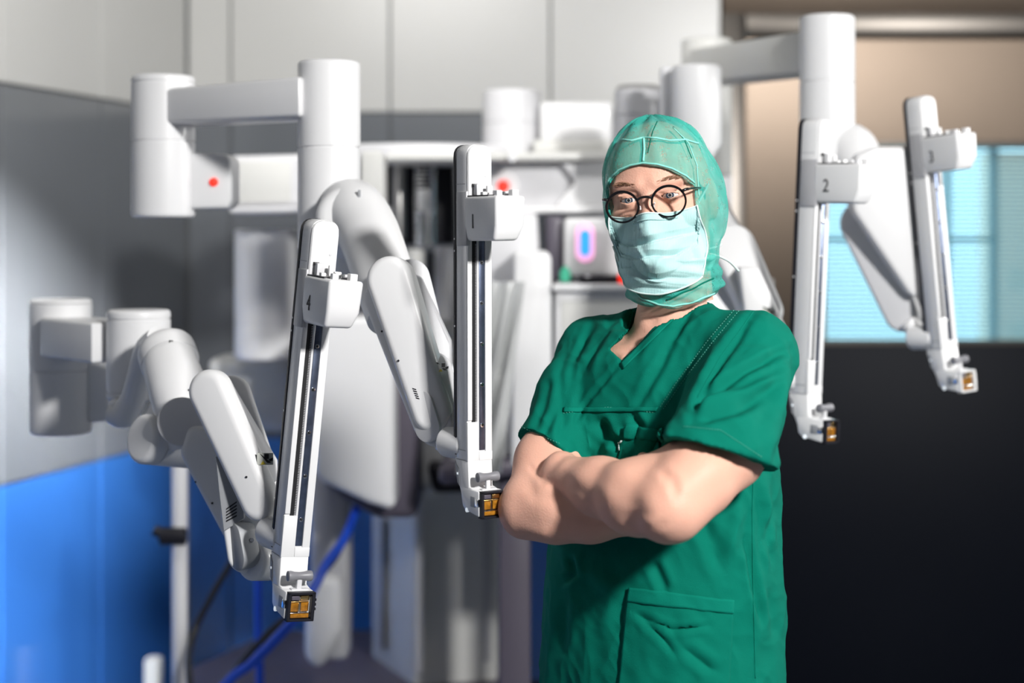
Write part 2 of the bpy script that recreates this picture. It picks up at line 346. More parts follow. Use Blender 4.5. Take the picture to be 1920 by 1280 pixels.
# ------------------------------------------------------------------ surgical robot
RB = thing('surgical_robot', 'white four-armed surgical robot standing behind and around the person in green', 'robot', P(810, 1270, 4.9) * 1)
RB.location = ((810 - 960) / F * 4.9, 4.9, 0); WM[RB.name] = Matrix.Translation(RB.location)
def column():
    mk('base', bm_prism([(-.95, 4.35, .04), (-.06, 4.35, .04), (.02, 4.7, .04), (.02, 5.3, .04), (-.80, 5.3, .04), (-1.0, 4.8, .04)], (0, 0, .31), .04, 3), 'aubergine', RB)
    for x, y in ((-.8, 4.5), (-.15, 4.5), (-.7, 5.15), (-.1, 5.15)):
        w_ = mk('wheel', bm_cyl((x - .03, y, .045), (x + .03, y, .045), .045, .01, 24), 'dark', RB)
    # column: bluish left face, pale front face
    pts = [(697, 4.95), (776, 4.62), (932, 4.68), (938, 4.95), (880, 5.15), (720, 5.15)]
    col = plan('column', pts, 560, 1292, 4.62, 'white_soft', RB, .012)
    mk('inlay', bm_prism([P(908, 940, 4.665), P(920, 940, 4.67), P(920, 1240, 4.67), P(908, 1240, 4.665)], (0, .01, 0), .001), 'midgrey', col)
    mk('inlay', bm_prism([P(778, 940, 4.605), P(795, 940, 4.61), P(795, 1262, 4.61), P(778, 1262, 4.605)], (0, .02, 0), .001), 'cover', col)
    mk('inlay', bm_prism([P(708, 975, 4.85), P(718, 975, 4.80), P(718, 1215, 4.80), P(708, 1215, 4.85)], (0, .03, 0), .001), 'midgrey', col)
    slab('column_cover', [(770, 640), (812, 632), (850, 650), (850, 915), (806, 925), (770, 900)], 4.35, .22, 'white', RB, .02)
    slab('column_recess', [(800, 870), (945, 870), (940, 895), (905, 925), (812, 925)], 4.28, .3, 'dark', RB, .015)
    slab('drive_housing_shell', [(630, 592), (784, 590), (784, 972), (706, 974), (640, 935), (590, 895), (590, 640)], 4.12, .3, 'aubergine', RB, .025)
    slab('drive_housing', [(588, 600), (738, 592), (741, 945), (735, 958), (690, 944), (604, 905), (590, 890)], 3.98, .2, 'white', RB, .03, 5)
    slab('lower_strut', [(579, 880), (655, 930), (652, 1240), (583, 1240)], 4.3, .12, 'midgrey', RB, .02)
    slab('strut_cover', [(572, 1085), (640, 1080), (642, 1180), (600, 1262), (568, 1240)], 4.2, .08, 'white', RB, .03, 4)
    slab('side_housing', [(385, 672), (548, 668), (560, 690), (560, 800), (520, 812), (400, 800)], 4.5, .2, 'white_soft', RB, .03)
    vcyl('setup_cylinder', 498, 116, 430, 672, 4.4, 'white', RB, (.1,))
    # boom with turntable
    z0 = P(0, 303, 4.3).z; z1 = P(0, 272, 4.3).z
    mk('turntable', bm_cyl(((790 - 960) / F * 4.45, 4.45, z0), ((790 - 960) / F * 4.45, 4.45, z1), .27, .012, 64), 'cover', RB)
    slab('boom', [(428, 292), (600, 288), (640, 300), (640, 385), (428, 388)], 4.15, .25, 'cover', RB, .015)
    mk('boom_panel', bm_prism([P(438, 303, 4.145), P(545, 300, 4.145), P(545, 378, 4.145), P(438, 380, 4.145)], (0, .01, 0), .003), 'white_soft', RB)
    slab('boom_edge', [(430, 388), (720, 384), (720, 396), (430, 400)], 4.12, .3, 'cover', RB, .006)
    slab('boom_block', [(676, 284), (712, 282), (719, 292), (719, 480), (676, 480)], 3.6, .12, 'white_soft', RB, .012, 4)
    slab('boom', [(905, 302), (1142, 298), (1142, 390), (1000, 396), (905, 392)], 4.2, .3, 'cover', RB, .02)
    slab('boom_rim', [(720, 288), (1150, 284), (1150, 300), (720, 302)], 4.12, .35, 'white_soft', RB, .008)
    slab('boom_rim', [(905, 388), (1150, 384), (1150, 398), (905, 402)], 4.12, .35, 'white', RB, .008)
    slab('boom_wedge', [(1146, 300), (1146, 388), (1040, 386), (1080, 340), (1050, 304)], 4.16, .1, 'white', RB, .01)
    mk('red_button', bm_cyl(P(944, 349, 4.17), P(944, 349, 4.2), .016, .003, 24), 'red', RB)
    mk('button_ring', bm_cyl(P(944, 349, 4.18), P(944, 349, 4.21), .04, .003, 30), 'white', RB)
    mk('knob', bm_cyl(P(961, 295, 4.05), P(961, 295, 4.12), .012, .003, 24), 'white', RB)
    # cavity under the turntable, its darkness put in as a block, with metal cylinders
    slab('hub', [(722, 305), (850, 305), (852, 458), (722, 458)], 4.55, .2, 'dark', RB, .01)
    vcyl('hub_tube', 748, 26, 306, 450, 4.45, 'steel', RB)
    hb = vcyl('hub_motor', 797, 40, 304, 462, 4.4, 'chrome', RB)
    bmq = bmesh.new()
    for i in range(6):
        for j in range(6):
            t = -2.2 + i * .22; q = P(797, 312 + j * 8, 4.4); r = 20 / F * 4.4
            d = V(math.cos(t), math.sin(t), 0)
            bm_cyl(q + d * (r - .002), q + d * (r + .0012), .0045, .0004, 8, (), bmq)
    o = mk('vent_holes', bmq, 'dark', hb); o['kind'] = 'stuff'
    vcyl('hub_leg', 740, 26, 462, 560, 4.42, 'cover', RB); vcyl('hub_leg', 778, 34, 466, 640, 4.42, 'white_soft', RB); vcyl('hub_leg', 834, 40, 462, 600, 4.5, 'cover', RB)
    slab('hub_shadow_box', [(800, 470), (850, 470), (850, 650), (800, 650)], 4.75, .15, 'dark', RB, .01)  # shadow by the hub legs put in as a dark box
    vcyl('setup_cylinder', 959, 108, 170, 300, 4.4, 'cover', RB, (.1,))
    slab('setup_beam', [(1012, 190), (1150, 190), (1150, 268), (1012, 268)], 4.3, .2, 'white', RB, .015)
    slab('setup_beam_foot', [(1000, 262), (1148, 262), (1148, 290), (1000, 290)], 4.28, .25, 'white_soft', RB, .01)
    vcyl('setup_cylinder', 1196, 88, 168, 310, 3.9, 'midgrey', RB, (.12,))
    mk('cylinder_cap', bm_cyl(P(1197, 176, 3.9), P(1197, 160, 3.9), 42 / F * 3.9, .01, 40), 'lamp', RB)  # pale lens top given an even glow
column()

def spar(num, px0, py0, px1, py1, Y, yaw, label, dY=0, frame='dark'):
    """instrument arm: local z down the rail, -y the rail face, -x the number side"""
    top = P(px0, py0, Y); bot = P(px1, py1, Y + dY); Lr = (bot - top).length; s = Lr / .607
    zax = (top - bot).normalized(); base = zax.to_track_quat('Z', 'Y').to_matrix()
    xa = Vector((1, 0, 0)); xa = (xa - zax * xa.dot(zax)).normalized(); ya = zax.cross(xa)
    R = Matrix((xa, ya, zax)).transposed().to_4x4()
    X = Matrix.Translation(top) @ R @ Matrix.Rotation(math.radians(yaw), 4, 'Z') @ Matrix.Scale(s, 4)
    W, D = .046, .041; h = W / 2
    def outl(w_, z0, z1, n=10, sq=.75):
        r = w_ / 2
        return [(-r, 0, z1), (-r, 0, z0 - r * .95)] + [(r * math.copysign(abs(math.cos(t)) ** sq, math.cos(t)), 0, z0 - r * .95 + r * .95 * abs(math.sin(t)) ** sq) for t in [math.pi - math.pi * i / n for i in range(1, n)]] + [(r, 0, z0 - r * .95), (r, 0, z1)]
    def pr(w_, z0, z1, y0, y1, bev=.002): return bm_prism([V(p[0], y0, p[2]) for p in outl(w_, z0, z1)], (0, y1 - y0, 0), bev, 2)
    arm = mk('robot_arm', pr(W, 0, -.522, -D / 2, D / 2 - .005), 'white', RB, X); arm['label'] = label
    e = pr(W + .002, .0006, -.515, D / 2 - .006, D / 2 + .003, .001)
    mk('edge_strip', e, 'dark', arm, X)
    # small white marks on the strip
    for zz in (-.155, -.175, -.30): mk('mark', bm_box((-h - .0016, D / 2 - .003, zz - .003), (-h - .0005, D / 2, zz), 0), 'white', arm, X)
    # top cap
    mk('top_cap', pr(W * .98, -.001, -.098, -D / 2 - .006, -D / 2 + .002, .004), 'white', arm, X)
    for zz in (-.066, -.096): mk('joint_line', bm_box((-h - .0004, -D / 2 + .004, zz - .0006), (-h + .001, D / 2 - .006, zz + .0006)), 'midgrey', arm, X)
    mk('screw', bm_cyl((.010, -D / 2 - .0068, -.053), (.010, -D / 2 - .005, -.053), .0022, .0003, 12), 'cover', arm, X)
    # side trough
    fy = -D / 2
    mk('rail_wall', bm_box((-h, fy - .003, -.455), (-.0145, fy + .001, -.10), .0008), 'white', arm, X)
    mk('rail_wall', bm_box((.0105, fy - .003, -.522), (h, fy + .001, -.10), .0008), 'white', arm, X)
    belt = mk('drive_belt', bm_box((-.0142, fy - .0008, -.460), (-.0050, fy + .001, -.10)), 'black', arm, X)
    tb = bmesh.new()
    k = -.165
    while k > -.457: bm_box((-.0075, fy - .0014, k - .0012), (-.0052, fy - .0006, k), 0, 1, tb); k -= .0026
    t_ = mk('belt_teeth', tb, 'midgrey', belt, X); t_['kind'] = 'stuff'
    mk('spindle', bm_cyl((-.0028, fy - .0005, -.50), (-.0028, fy - .0005, -.10), .0021, .0003, 12), 'white', arm, X)
    rl = mk('guide_rail', bm_box((-.0004, fy - .0016, -.505), (.0100, fy + .001, -.10), .0004), 'rail', arm, X)
    for i in range(5):
        zz = -.1955 - .0672 * i
        mk('screw', bm_cyl((.0046, fy - .0026, zz), (.0046, fy - .001, zz), .0034, .0004, 14), 'chrome', rl, X)
        mk('screw_socket', bm_cyl((.0046, fy - .0029, zz), (.0046, fy - .0024, zz), .0014, .0002, 8), 'dark', rl, X)
    # lower foot plates
    mk('foot_plate', bm_box((-h - .0006, fy - .0035, -.522), (-.0015, fy + .004, -.458), .0012), 'white', arm, X)
    mk('foot_plate', bm_box((-.0015, fy - .0036, -.522), (h + .0004, fy + .004, -.507), .0012), 'white', arm, X)
    for zz in (-.505, -.5215): mk('joint_line', bm_box((-h - .0008, fy + .003, zz - .0005), (-h + .001, D / 2 - .006, zz + .0005)), 'grey', arm, X)
    # neck bending forward into the head
    nk = bm_prism([V(-h, -D / 2 - .003, -.521), V(-h, D / 2, -.519), V(-h, D / 2 - .012, -.560), V(-h, D / 2 - .022, -.580), V(-h, -D / 2 - .022, -.580), V(-h, -D / 2 - .022, -.5665), V(-h, -D / 2 - .006, -.5635)], (W, 0, 0), .002, 2)
    mk('neck', nk, 'white', arm, X)
    sw = bm_prism([V(-h - .0012, D / 2 - .001, -.526), V(-h - .0012, D / 2 - .013, -.536), V(-h - .0012, D / 2 - .018, -.566), V(-h - .0012, D / 2 - .010, -.560)], (.002, 0, 0), .0005, 1)
    mk('side_window', sw, 'grey', arm, X)
    mk('button', bm_box((-h - .0018, D / 2 - .013, -.547), (-h - .0008, D / 2 - .009, -.5435), .0003), 'ledw', arm, X)
    hd = bm_prism([V(-h - .001, -.060, -.5665), V(-h - .001, -.004, -.5655), V(-h - .001, .001, -.568), V(-h - .001, -.006, -.596), V(-h - .001, -.014, -.602), V(-h - .001, -.060, -.608)], (W + .001, 0, 0), .0025, 2)
    mk('head', hd, 'white', arm, X)
    for lo, hi in (((-h - .002, -.050, -.594), (-h + .002, -.034, -.577)),): mk('latch', bm_box(lo, hi, .001), 'grey', arm, X)
    mk('latch_spring', bm_box((-h - .0025, -.060, -.592), (-h + .002, -.050, -.579), .001), 'chrome', arm, X)
    mk('status_light', bm_cyl((-h - .0022, -.0215, -.6015), (-h + .002, -.0215, -.6015), .0038, .0008, 16), 'ledw', arm, X)
    # black square mouth with amber contacts
    fb_ = bmesh.new(); q = .0035; x0, x1, za, zb = -h + .001, h - .001, -.5665, -.6105
    for lo, hi in (((x0, -.068, zb), (x0 + q * 1.4, -.056, za)), ((x1 - q * 1.6, -.068, zb), (x1, -.056, za)), ((x0, -.068, za - q), (x1, -.056, za)), ((x0, -.068, zb), (x1, -.056, zb + q)), ((x0, -.060, zb), (x1, -.056, za))): bm_box(lo, hi, .0006, 1, fb_)
    for k in range(3): bm_box((x1 - .001, -.067, -.580 - .007 * k), (x1 + .002, -.060, -.576 - .007 * k), .0004, 1, fb_)
    sk = mk('socket_frame', fb_, frame, arm, X)
    xa_, xb_ = x0 + q * 1.5, x1 - q * 1.7; wq = xb_ - xa_
    for k, (u0, u1, v0, v1, mm, yy) in enumerate(((.02, .44, .30, .66, 'amber', -.0645), (.54, .92, .30, .68, 'amber', -.0630), (.05, .95, .04, .22, 'amber', -.0640),
            (.05, .42, .76, .95, 'aubergine', -.0640), (.52, .95, .76, .95, 'brass', -.0625), (.0, 1., .235, .26, 'chrome', -.0655), (.36, .42, .32, .66, 'brass', -.0658), (.86, .90, .32, .66, 'brass', -.0650), (.0, .9, .70, .72, 'brass', -.0650))):
        mk('contact', bm_box((xa_ + wq * u0, yy, zb + q + (za - zb - 2 * q) * v0), (xa_ + wq * u1, -.0598, zb + q + (za - zb - 2 * q) * v1), .0005), mm, sk, X)
    # T-handle
    hs = bmesh.new(); bm_box((-.003, -.050, -.566), (.005, -.044, -.550), .0008, 1, hs); bm_box((-.012, -.052, -.5675), (.016, -.042, -.5645), .0006, 1, hs)
    mk('handle_stem', hs, 'cover', arm, X)
    pf = [(0.0045, 0), (.0078, .0012), (.0082, .006), (.0066, .012), (.0060, .020), (.0066, .028), (.0082, .034), (.0078, .0395), (.0045, .041)]
    hb_ = bm_lathe(pf, 24); hb_.transform(Matrix.Translation((-.0195, -.047, -.5455)) @ Matrix.Rotation(math.pi / 2, 4, 'Y')); mk('handle', hb_, 'grip', arm, X)
    # instrument carriage
    cy0, cy1 = -D / 2 - .102, -D / 2 + .002; cz0, cz1 = -.0870, -.1600; xw0, xw1 = -h - .004, h + .006
    b = bmesh.new(); pr_ = [V(xw0, cy0, cz0), V(xw1, cy0, cz0), V(xw1, cy1, cz0), V(xw0, cy1, cz0)]
    md = [V(xw0 + .0005, cy0 + .001, -.135), V(xw1 - .002, cy0 + .001, -.135), V(xw1 - .002, cy1, -.135), V(xw0 + .0005, cy1, -.135)]
    lo_ = [V(xw0 + .003, cy0 + .012, cz1), V(xw1 - .008, cy0 + .012, cz1 + .001), V(xw1 - .006, cy1 - .004, cz1), V(xw0 + .003, cy1 - .004, cz1)]
    rr = [[b.verts.new(v) for v in ring] for ring in (pr_, md, lo_)]
    b.faces.new(rr[0]); b.faces.new(rr[2][::-1])
    for a_, c_ in zip(rr, rr[1:]):
        for i in range(4): b.faces.new((a_[i], a_[(i + 1) % 4], c_[(i + 1) % 4], c_[i]))
    bmesh.ops.recalc_face_normals(b, faces=b.faces); bevel(b, .0055, 4, 25)
    cr = mk('carriage', b, 'white', arm, X)
    mk('carriage_back', bm_box((xw0 + .001, -D / 2 - .004, -.168), (xw0 + .008, D / 2 - .010, -.078), .002), 'midgrey', arm, X)
    mk('carriage_deck', bm_box((xw0 + .003, cy0 + .03, cz0 - .001), (xw1 - .003, cy1, cz0 + .0018), .0006), 'dark', arm, X)
    kn = ((-.018, cy0 + .012, .010, .010, .0085), (.010, cy0 + .010, .012, .014, .010), (-.004, cy0 + .034, .008, .010, .009), (.012, cy0 + .036, .008, .008, .0075), (-.018, cy0 + .056, .008, .010, .007),
          (.004, cy0 + .058, .012, .006, .010), (-.016, cy0 + .080, .012, .010, .020), (.004, cy0 + .080, .010, .006, .018), (.014, cy0 + .066, .006, .010, .006))
    for i, (x, y, a_, b_, hh) in enumerate(kn):
        mk('coupling', bm_box((x, y, cz0 - .001), (x + a_, y + b_, cz0 + hh), .0012), 'white' if i % 3 else 'cover', arm, X)
        if i in (0, 2, 4): mk('coupling_pin', bm_cyl((x + a_ + .003, y + .004, cz0), (x + a_ + .003, y + .004, cz0 + hh * .8), .0022, .0004, 12), 'chrome', arm, X)
    mk('latch', bm_box((xw0 + .010, -D / 2 - .012, cz0 + .016), (xw0 + .018, -D / 2 - .005, cz0 + .021), .0006), 'black', arm, X)
    tx = text_mesh(num, .034); tx.transform(Matrix.Diagonal((.85, 1, 1, 1)))
    T = Matrix(((0, 0, -1, xw0 + .0002), (-1, 0, 0, cy1 - .029), (0, 1, 0, -.129), (0, 0, 0, 1)))
    tx.transform(T); mk('numeral', tx, 'black', arm, X)
    # joint stub behind the lower end
    mk('wrist_joint', bm_cyl((0, D / 2 - .01, -.50), (-.012, D / 2 + .05, -.50), .026, .006, 32), 'white', arm, X)
    return arm, X
A1, X1 = spar('1', 886, 271, 887, 956, 2.37, 31, 'upright middle instrument arm with light grey numeral 1 panel')
A4, X4 = spar('4', 602, 411, 533, 1140, 2.43, 29, 'leaning front-left instrument arm with dark shaded numeral 4 panel')
A2, X2 = spar('2', 1530, 223, 1505, 820, 3.03, 44, 'instrument arm with numeral 2, behind the shoulder of the person')
A3, X3 = spar('3', 1722, 181, 1772, 729, 3.28, 30, 'instrument arm with numeral 3 in front of the door window', frame='white')

# --- arm 1 chain
def scene_hit(px, py, lim=4.0):
    d = P(px, py, 1) - Vector((0, 0, CH)); d.normalize()
    ok, loc, n, i, ob, mx = bpy.context.scene.ray_cast(bpy.context.view_layer.depsgraph, Vector((0, 0, CH)), d)
    return loc if ok and loc.y < lim else None
def decal(name, quads, m, par, lift=.0006, t=.002):
    bpy.context.view_layer.update(); g = bmesh.new()
    for q in quads:
        pts = [scene_hit(*p) for p in q]
        if any(p is None for p in pts): continue
        ys = sorted(p.y for p in pts)
        if ys[-1] - ys[0] > .04: pts = [P(a_, b_, ys[0] + .001) for a_, b_ in q]
        bm_prism([p - V(0, lift, 0) for p in pts], (0, t, 0), 0, 1, g)
    return mk(name, g, m, par)
def nrm(a): return V(math.sin(math.radians(a)), -math.cos(math.radians(a)), 0)
vcyl('setup_cylinder', 306, 118, 142, 408, 3.12, 'white', A1, (.148, .262))
slab('end_box', [(352, 285), (425, 288), (434, 300), (434, 378), (425, 391), (352, 392)], 3.10, .1, 'white', A1, .014, 4)
mk('red_button', bm_cyl(P(401, 341, 3.095), P(401, 341, 3.12), .0085, .002, 20), 'red', A1)
b1 = bm_prism([P(286, 167, 3.09), P(562, 142.5, 2.83), P(562, 219, 2.83) , P(286, 233, 3.09)], (.03, .11, 0), .008, 3); mk('setup_beam', b1, 'white', A1)
vcyl('setup_cylinder', 617, 117, 115, 470, 2.88, 'white', A1, (.185,))
mk('elbow', bm_tube([P(655, 500, 2.98), P(650, 405, 2.86), P(665, 395, 2.80), P(692, 440, 2.74), P(725, 540, 2.62), P(735, 600, 2.57)], .05, 32, None, 8, [.045, .052, .054, .053, .05, .04]), 'white', A1)
mk('elbow_cap', bm_cyl(P(648, 402, 2.75) , P(668, 440, 2.90), .0545, .02, 40), 'white', A1)
mk('indicator', bm_box(P(672, 366, 2.735) - V(.001, 0, .006), P(675, 360, 2.735) + V(.001, .004, .004), .0003), 'grey', A1)
pd = mk('link_cover', bm_stadium(P(726, 523, 2.480), .037, P(806, 772, 2.440), .032, nrm(-12), .045, .013, 6, 20), 'white', A1)
mk('link_body', bm_stadium(P(772, 518, 2.560), .030, P(838, 760, 2.520), .026, nrm(12), .05, .008, 4, 20), 'cover', A1)
mk('link_inner', bm_prism([P(745, 500, 2.480), P(790, 520, 2.540), P(846, 640, 2.520), P(848, 745, 2.520), P(835, 755, 2.480)], (0, .03, 0), .004, 2), 'midgrey', A1)
mk('link_back', bm_stadium(P(716, 560, 2.540), .034, P(806, 790, 2.500), .033, nrm(-20), .04, .008, 4, 20), 'white', A1)
mk('pod', bm_stadium(P(790, 700, 2.460), .030, P(812, 797, 2.450), .034, nrm(-28), .05, .008, 4, 20), 'cover', A1)
mk('pod_cap', bm_stadium(P(790, 758, 2.448), .021, P(800, 800, 2.442), .024, nrm(-34), .006, .001, 2, 20), 'cover', A1)
for k in range(5): decal('vent', [[(773 + k * 1.6, 727 + k * 4.3), (780 + k * 1.5, 729 + k * 4.3), (780.6 + k * 1.5, 731 + k * 4.3), (773.6 + k * 1.6, 729.2 + k * 4.3)]], 'dark', A1)
mk('pod_joint', bm_cyl(P(822, 812, 2.480), P(862, 822, 2.480), .026, .005, 32), 'white', A1)
def label_plate(par, cx, cy, Y, w_=26, h_=24):
    s_ = w_ / 26.
    lp = decal('warning_label', [[(cx - w_ / 2, cy + h_ / 2), (cx + w_ / 2, cy + h_ / 2), (cx + w_ / 2, cy - h_ / 2), (cx - w_ / 2, cy - h_ / 2)]], 'label', par, .0006)
    qs = [[(cx + x * s_, cy + y * s_ * .8) for x, y in q] for q in ([(-13, -12), (-9, -12), (10, 8), (4, 8)], [(-1, -10), (6, -10), (6, 0), (-1, 0)], [(6, 1), (13, -3), (13, 3), (8, 5)])]
    decal('warning_symbol', qs, 'black', lp, .0012)
    decal('warning_triangle', [[(cx - 7 * s_, cy + 9 * s_), (cx + 1 * s_, cy + 9 * s_), (cx - 3 * s_, cy + 3 * s_)]], 'yellow', lp, .0012)
label_plate(A1, 829, 688, 2.420, 24, 22)
def screws(par, pts):
    bpy.context.view_layer.update()
    for x, y in pts:
        h_ = scene_hit(x, y)
        if h_: mk('screw', bm_cyl(h_ - V(0, .0012, 0), h_ + V(0, .002, 0), .0018, .0003, 10), 'dark', par)
screws(A1, ((716, 621), (747, 676)))

# --- arm 4 chain
vcyl('setup_cylinder', 114, 114, 560, 812, 3.22, 'white', A4, (.128, .262))
slab('end_box', [(160, 672), (205, 688), (205, 790), (160, 794)], 3.2, .08, 'white', A4, .01, 3)
mk('setup_beam', bm_prism([((p - 960) / F * Y, Y, P(0, 682, 2.95).z) for p, Y in ((75, 3.14), (172, 2.95), (215, 3.0), (225, 3.12), (100, 3.28))], (0, 0, .075), .006, 3), 'white', A4)
vcyl('setup_cylinder', 260, 118, 580, 748, 2.98, 'white', A4, (.015, .15))
mk('yoke', bm_tube([P(212, 772, 2.93), P(232, 775, 2.92), P(250, 745, 2.90), P(262, 695, 2.87), P(278, 655, 2.85), P(300, 640, 2.83)], .03, 20, None, 6, [.022, .026, .022, .020, .024, .028]), 'white', A4)
vcyl('yoke_plate', 232, 56, 748, 792, 2.93, 'white', A4)
el4 = mk('elbow', bm_tube([P(312, 640, 2.80), P(318, 680, 2.76), P(334, 730, 2.72), P(352, 790, 2.70), P(362, 830, 2.70)], .05, 36, None, 8, [.030, .0465, .050, .049, .044]), 'white', A4)
mk('elbow_cap', bm_cyl(P(306, 640, 2.80), P(326, 700, 2.755), .0505, .026, 40, (.048,)), 'white', A4)
g = text_mesh('r.', .02); g.transform(Matrix.Translation(P(322, 641, 2.735)) @ Matrix.Rotation(math.radians(60), 4, 'X') @ Matrix.Rotation(math.radians(-10), 4, 'Z')); mk('indicator', g, 'black', A4)
mk('barrel', bm_cyl(P(262, 822, 2.68), P(385, 835, 2.78), .042, .010, 40, (.03,)), 'white', A4)
mk('barrel_disc', bm_cyl(P(340, 790, 2.63), P(352, 790, 2.70), .040, .002, 40), 'cover', A4)
mk('yoke_arm', bm_stadium(P(300, 745, 2.73), .022, P(272, 822, 2.70), .036, nrm(-40), .02, .005, 3), 'white', A4)
mk('link_body', bm_prism([P(x, y, 2.62) for x, y in ((352, 800), (440, 800), (475, 850), (520, 960), (520, 1060), (470, 1070), (425, 1020), (350, 880), (335, 850))], (.0, .07, 0), .010, 3), 'white', A4)
mk('link_side', bm_prism([P(x, y, 2.545) for x, y in ((402, 858), (408, 905), (420, 1000), (470, 975), (462, 930), (425, 868))], (.005, .05, 0), .003, 2), 'cover', A4)
vp = mk('pod', bm_stadium(P(452, 960, 2.52), .032, P(462, 1040, 2.52), .030, nrm(8), .07, .006, 4, 20), 'white', A4)
mk('pod_cap', bm_stadium(P(437, 1005, 2.512), .021, P(443, 1043, 2.508), .0225, nrm(-50), .03, .0015, 2, 20), 'grey', A4)
mk('pod_side', bm_prism([P(x, y, 2.51) for x, y in ((404, 856), (416, 870), (456, 925), (458, 972), (419, 996), (410, 920))], (.0, .01, 0), .001, 1), 'grey', A4)
mk('pod_bolt', bm_cyl(P(473, 1012, 2.505), P(473, 1012, 2.53), .0035, .0008, 14), 'cover', A4)
for k in range(5): decal('vent', [[(424, 953 + k * 5.6), (444, 939 + k * 6.4), (444, 942 + k * 6.4), (424, 956 + k * 5.6)]], 'black', A4)
mk('pod_joint', bm_cyl(P(470, 1050, 2.52), P(508, 1050, 2.56), .032, .008, 32), 'white', A4)
mk('link_cover', bm_stadium(P(384, 733, 2.52), .0345, P(478, 942, 2.47), .0295, nrm(-16), .04, .014, 6, 24), 'white', A4)
mk('link_cap', bm_stadium(P(435, 735, 2.60), .030, P(492, 890, 2.56), .026, nrm(14), .045, .008, 5, 20), 'white', A4)
mk('link_inner', bm_prism([P(402, 700, 2.52), P(425, 712, 2.56), P(512, 868, 2.53), P(517, 905, 2.53), P(500, 905, 2.50)], (0, .03, 0), .003, 2), 'cover', A4)
label_plate(A4, 497, 860, 2.485, 30, 22)
screws(A4, ((354, 731), (462, 894), (367, 903), (398, 943)))

# --- arm 2 chain
cc = bm_lathe([(.008, 0), (.02, 0), (.056, .055), (.056, .225), (.05, .231)], 40); cc.transform(Matrix.Translation(P(1306, 316, 3.6)))
mk('setup_cylinder', cc, 'white', A2)
slab('cylinder_sleeve', [(1240, 124), (1266, 124), (1266, 250), (1240, 250)], 3.64, .05, 'cover', A2, .006)
mk('elbow', bm_tube([P(1290, 300, 3.5), P(1310, 360, 3.42), P(1345, 440, 3.3), P(1370, 470, 3.25)], .05, 28, None, 6), 'white', A2)
mk('link_cover', bm_stadium(P(1375, 452, 3.2), .046, P(1432, 575, 3.12), .040, nrm(10), .05, .012, 5, 20), 'white', A2)
mk('link_tip', bm_prism([P(x, y, 3.11) for x, y in ((1385, 500), (1422, 500), (1476, 616), (1466, 640), (1400, 620))], (0, .05, 0), .008, 3), 'white', A2)
mk('link_body', bm_stadium(P(1352, 500, 3.22), .042, P(1440, 640, 3.15), .030, nrm(-20), .05, .01, 4, 20), 'cover', A2)
label_plate(A2, 1441, 583, 3.085, 22, 14)
# --- arm 3 chain
vcyl('setup_cylinder', 1551, 103, 30, 300, 3.42, 'white', A3, (.165,))
vcyl('setup_cylinder', 1325, 94, 74, 330, 4.2, 'white_soft', A3)
mk('setup_beam', bm_prism([P(1292, 92, 4.1), P(1508, 57, 3.45), P(1508, 134, 3.45), P(1292, 158, 4.1)], (.05, .13, 0), .008, 3), 'white_soft', A3)
slab('beam_post', [(1330, 150), (1374, 150), (1374, 420), (1345, 420), (1330, 300)], 4.3, .08, 'cover', A3, .01)
mk('elbow', bm_tube([P(1560, 330, 3.5), P(1580, 285, 3.42), P(1598, 285, 3.4), P(1622, 345, 3.36), P(1640, 400, 3.36)], .05, 28, None, 6, [.04, .055, .056, .05, .045]), 'white', A3)
mk('link_body', bm_stadium(P(1618, 420, 3.36), .050, P(1690, 590, 3.34), .037, nrm(-24), .05, .010, 4, 20), 'cover', A3)
mk('link_cover', bm_prism([P(x, y, 3.30) for x, y in ((1604, 290), (1640, 274), (1716, 274), (1722, 560), (1705, 552), (1600, 395))], (0, .05, 0), .012, 4), 'white', A3)
mk('pod', bm_stadium(P(1748, 500, 3.36), .030, P(1757, 590, 3.36), .034, nrm(10), .07, .012, 4, 20), 'white', A3)
mk('link_hinge', bm_cyl(P(1700, 600, 3.34), P(1722, 625, 3.34), .02, .004, 24), 'white', A3)
# ------------------------------------------------------------------ other equipment
cab = thing('equipment_cabinet', 'low white cabinet behind the person, carrying the lit unit', 'cabinet', (.45, 4.3, 0))
plan('body', [(1040, 3.9), (1440, 3.9), (1440, 4.35), (1050, 4.35)], 545, 1010, 3.9, 'white', cab, .012)
plan('worktop', [(1036, 3.88), (1450, 3.88), (1450, 4.38), (1046, 4.38)], 533, 546, 3.88, 'white', cab, .004)
for z0 in (560, 700, 850): mk('drawer', bm_prism([P(1052, z0 + 4, 3.895), P(1235, z0 + 4, 3.895), P(1235, z0 + 138, 3.895), P(1052, z0 + 138, 3.895)], (0, .02, 0), .003), 'white_soft', cab)
for x, y in ((.13, 3.97), (.60, 3.97), (.15, 4.28), (.66, 4.28)): mk('leg', bm_box((x, y, 0), (x + .03, y + .03, P(0, 1005, 3.9).z + .01), .002), 'steel', cab)
un = thing('display_unit', 'white box with an upright glowing blue oval display', 'medical device', P(1120, 533, 4.05))
slab('housing', [(1058, 408), (1240, 408), (1240, 518), (1058, 518)], 4.05, .15, 'white', un, .012)
mk('display_halo', bm_stadium(P(1097, 436, 4.046), .024, P(1097, 474, 4.046), .024, (0, -1, 0), .004, .001, 2), 'halo_pink', un)  # pink halo of the display built as a glowing plate
mk('display', bm_stadium(P(1097, 440, 4.042), .0125, P(1097, 470, 4.042), .0125, (0, -1, 0), .005, .001, 2), 'ledb', un)
for x in (1062, 1215): mk('foot', bm_cyl(V(P(x + 8, 0, 4.12).x, 4.12, 1.531), V(P(x + 8, 0, 4.12).x, 4.12, 1.548), .012, .002), 'dark', un)
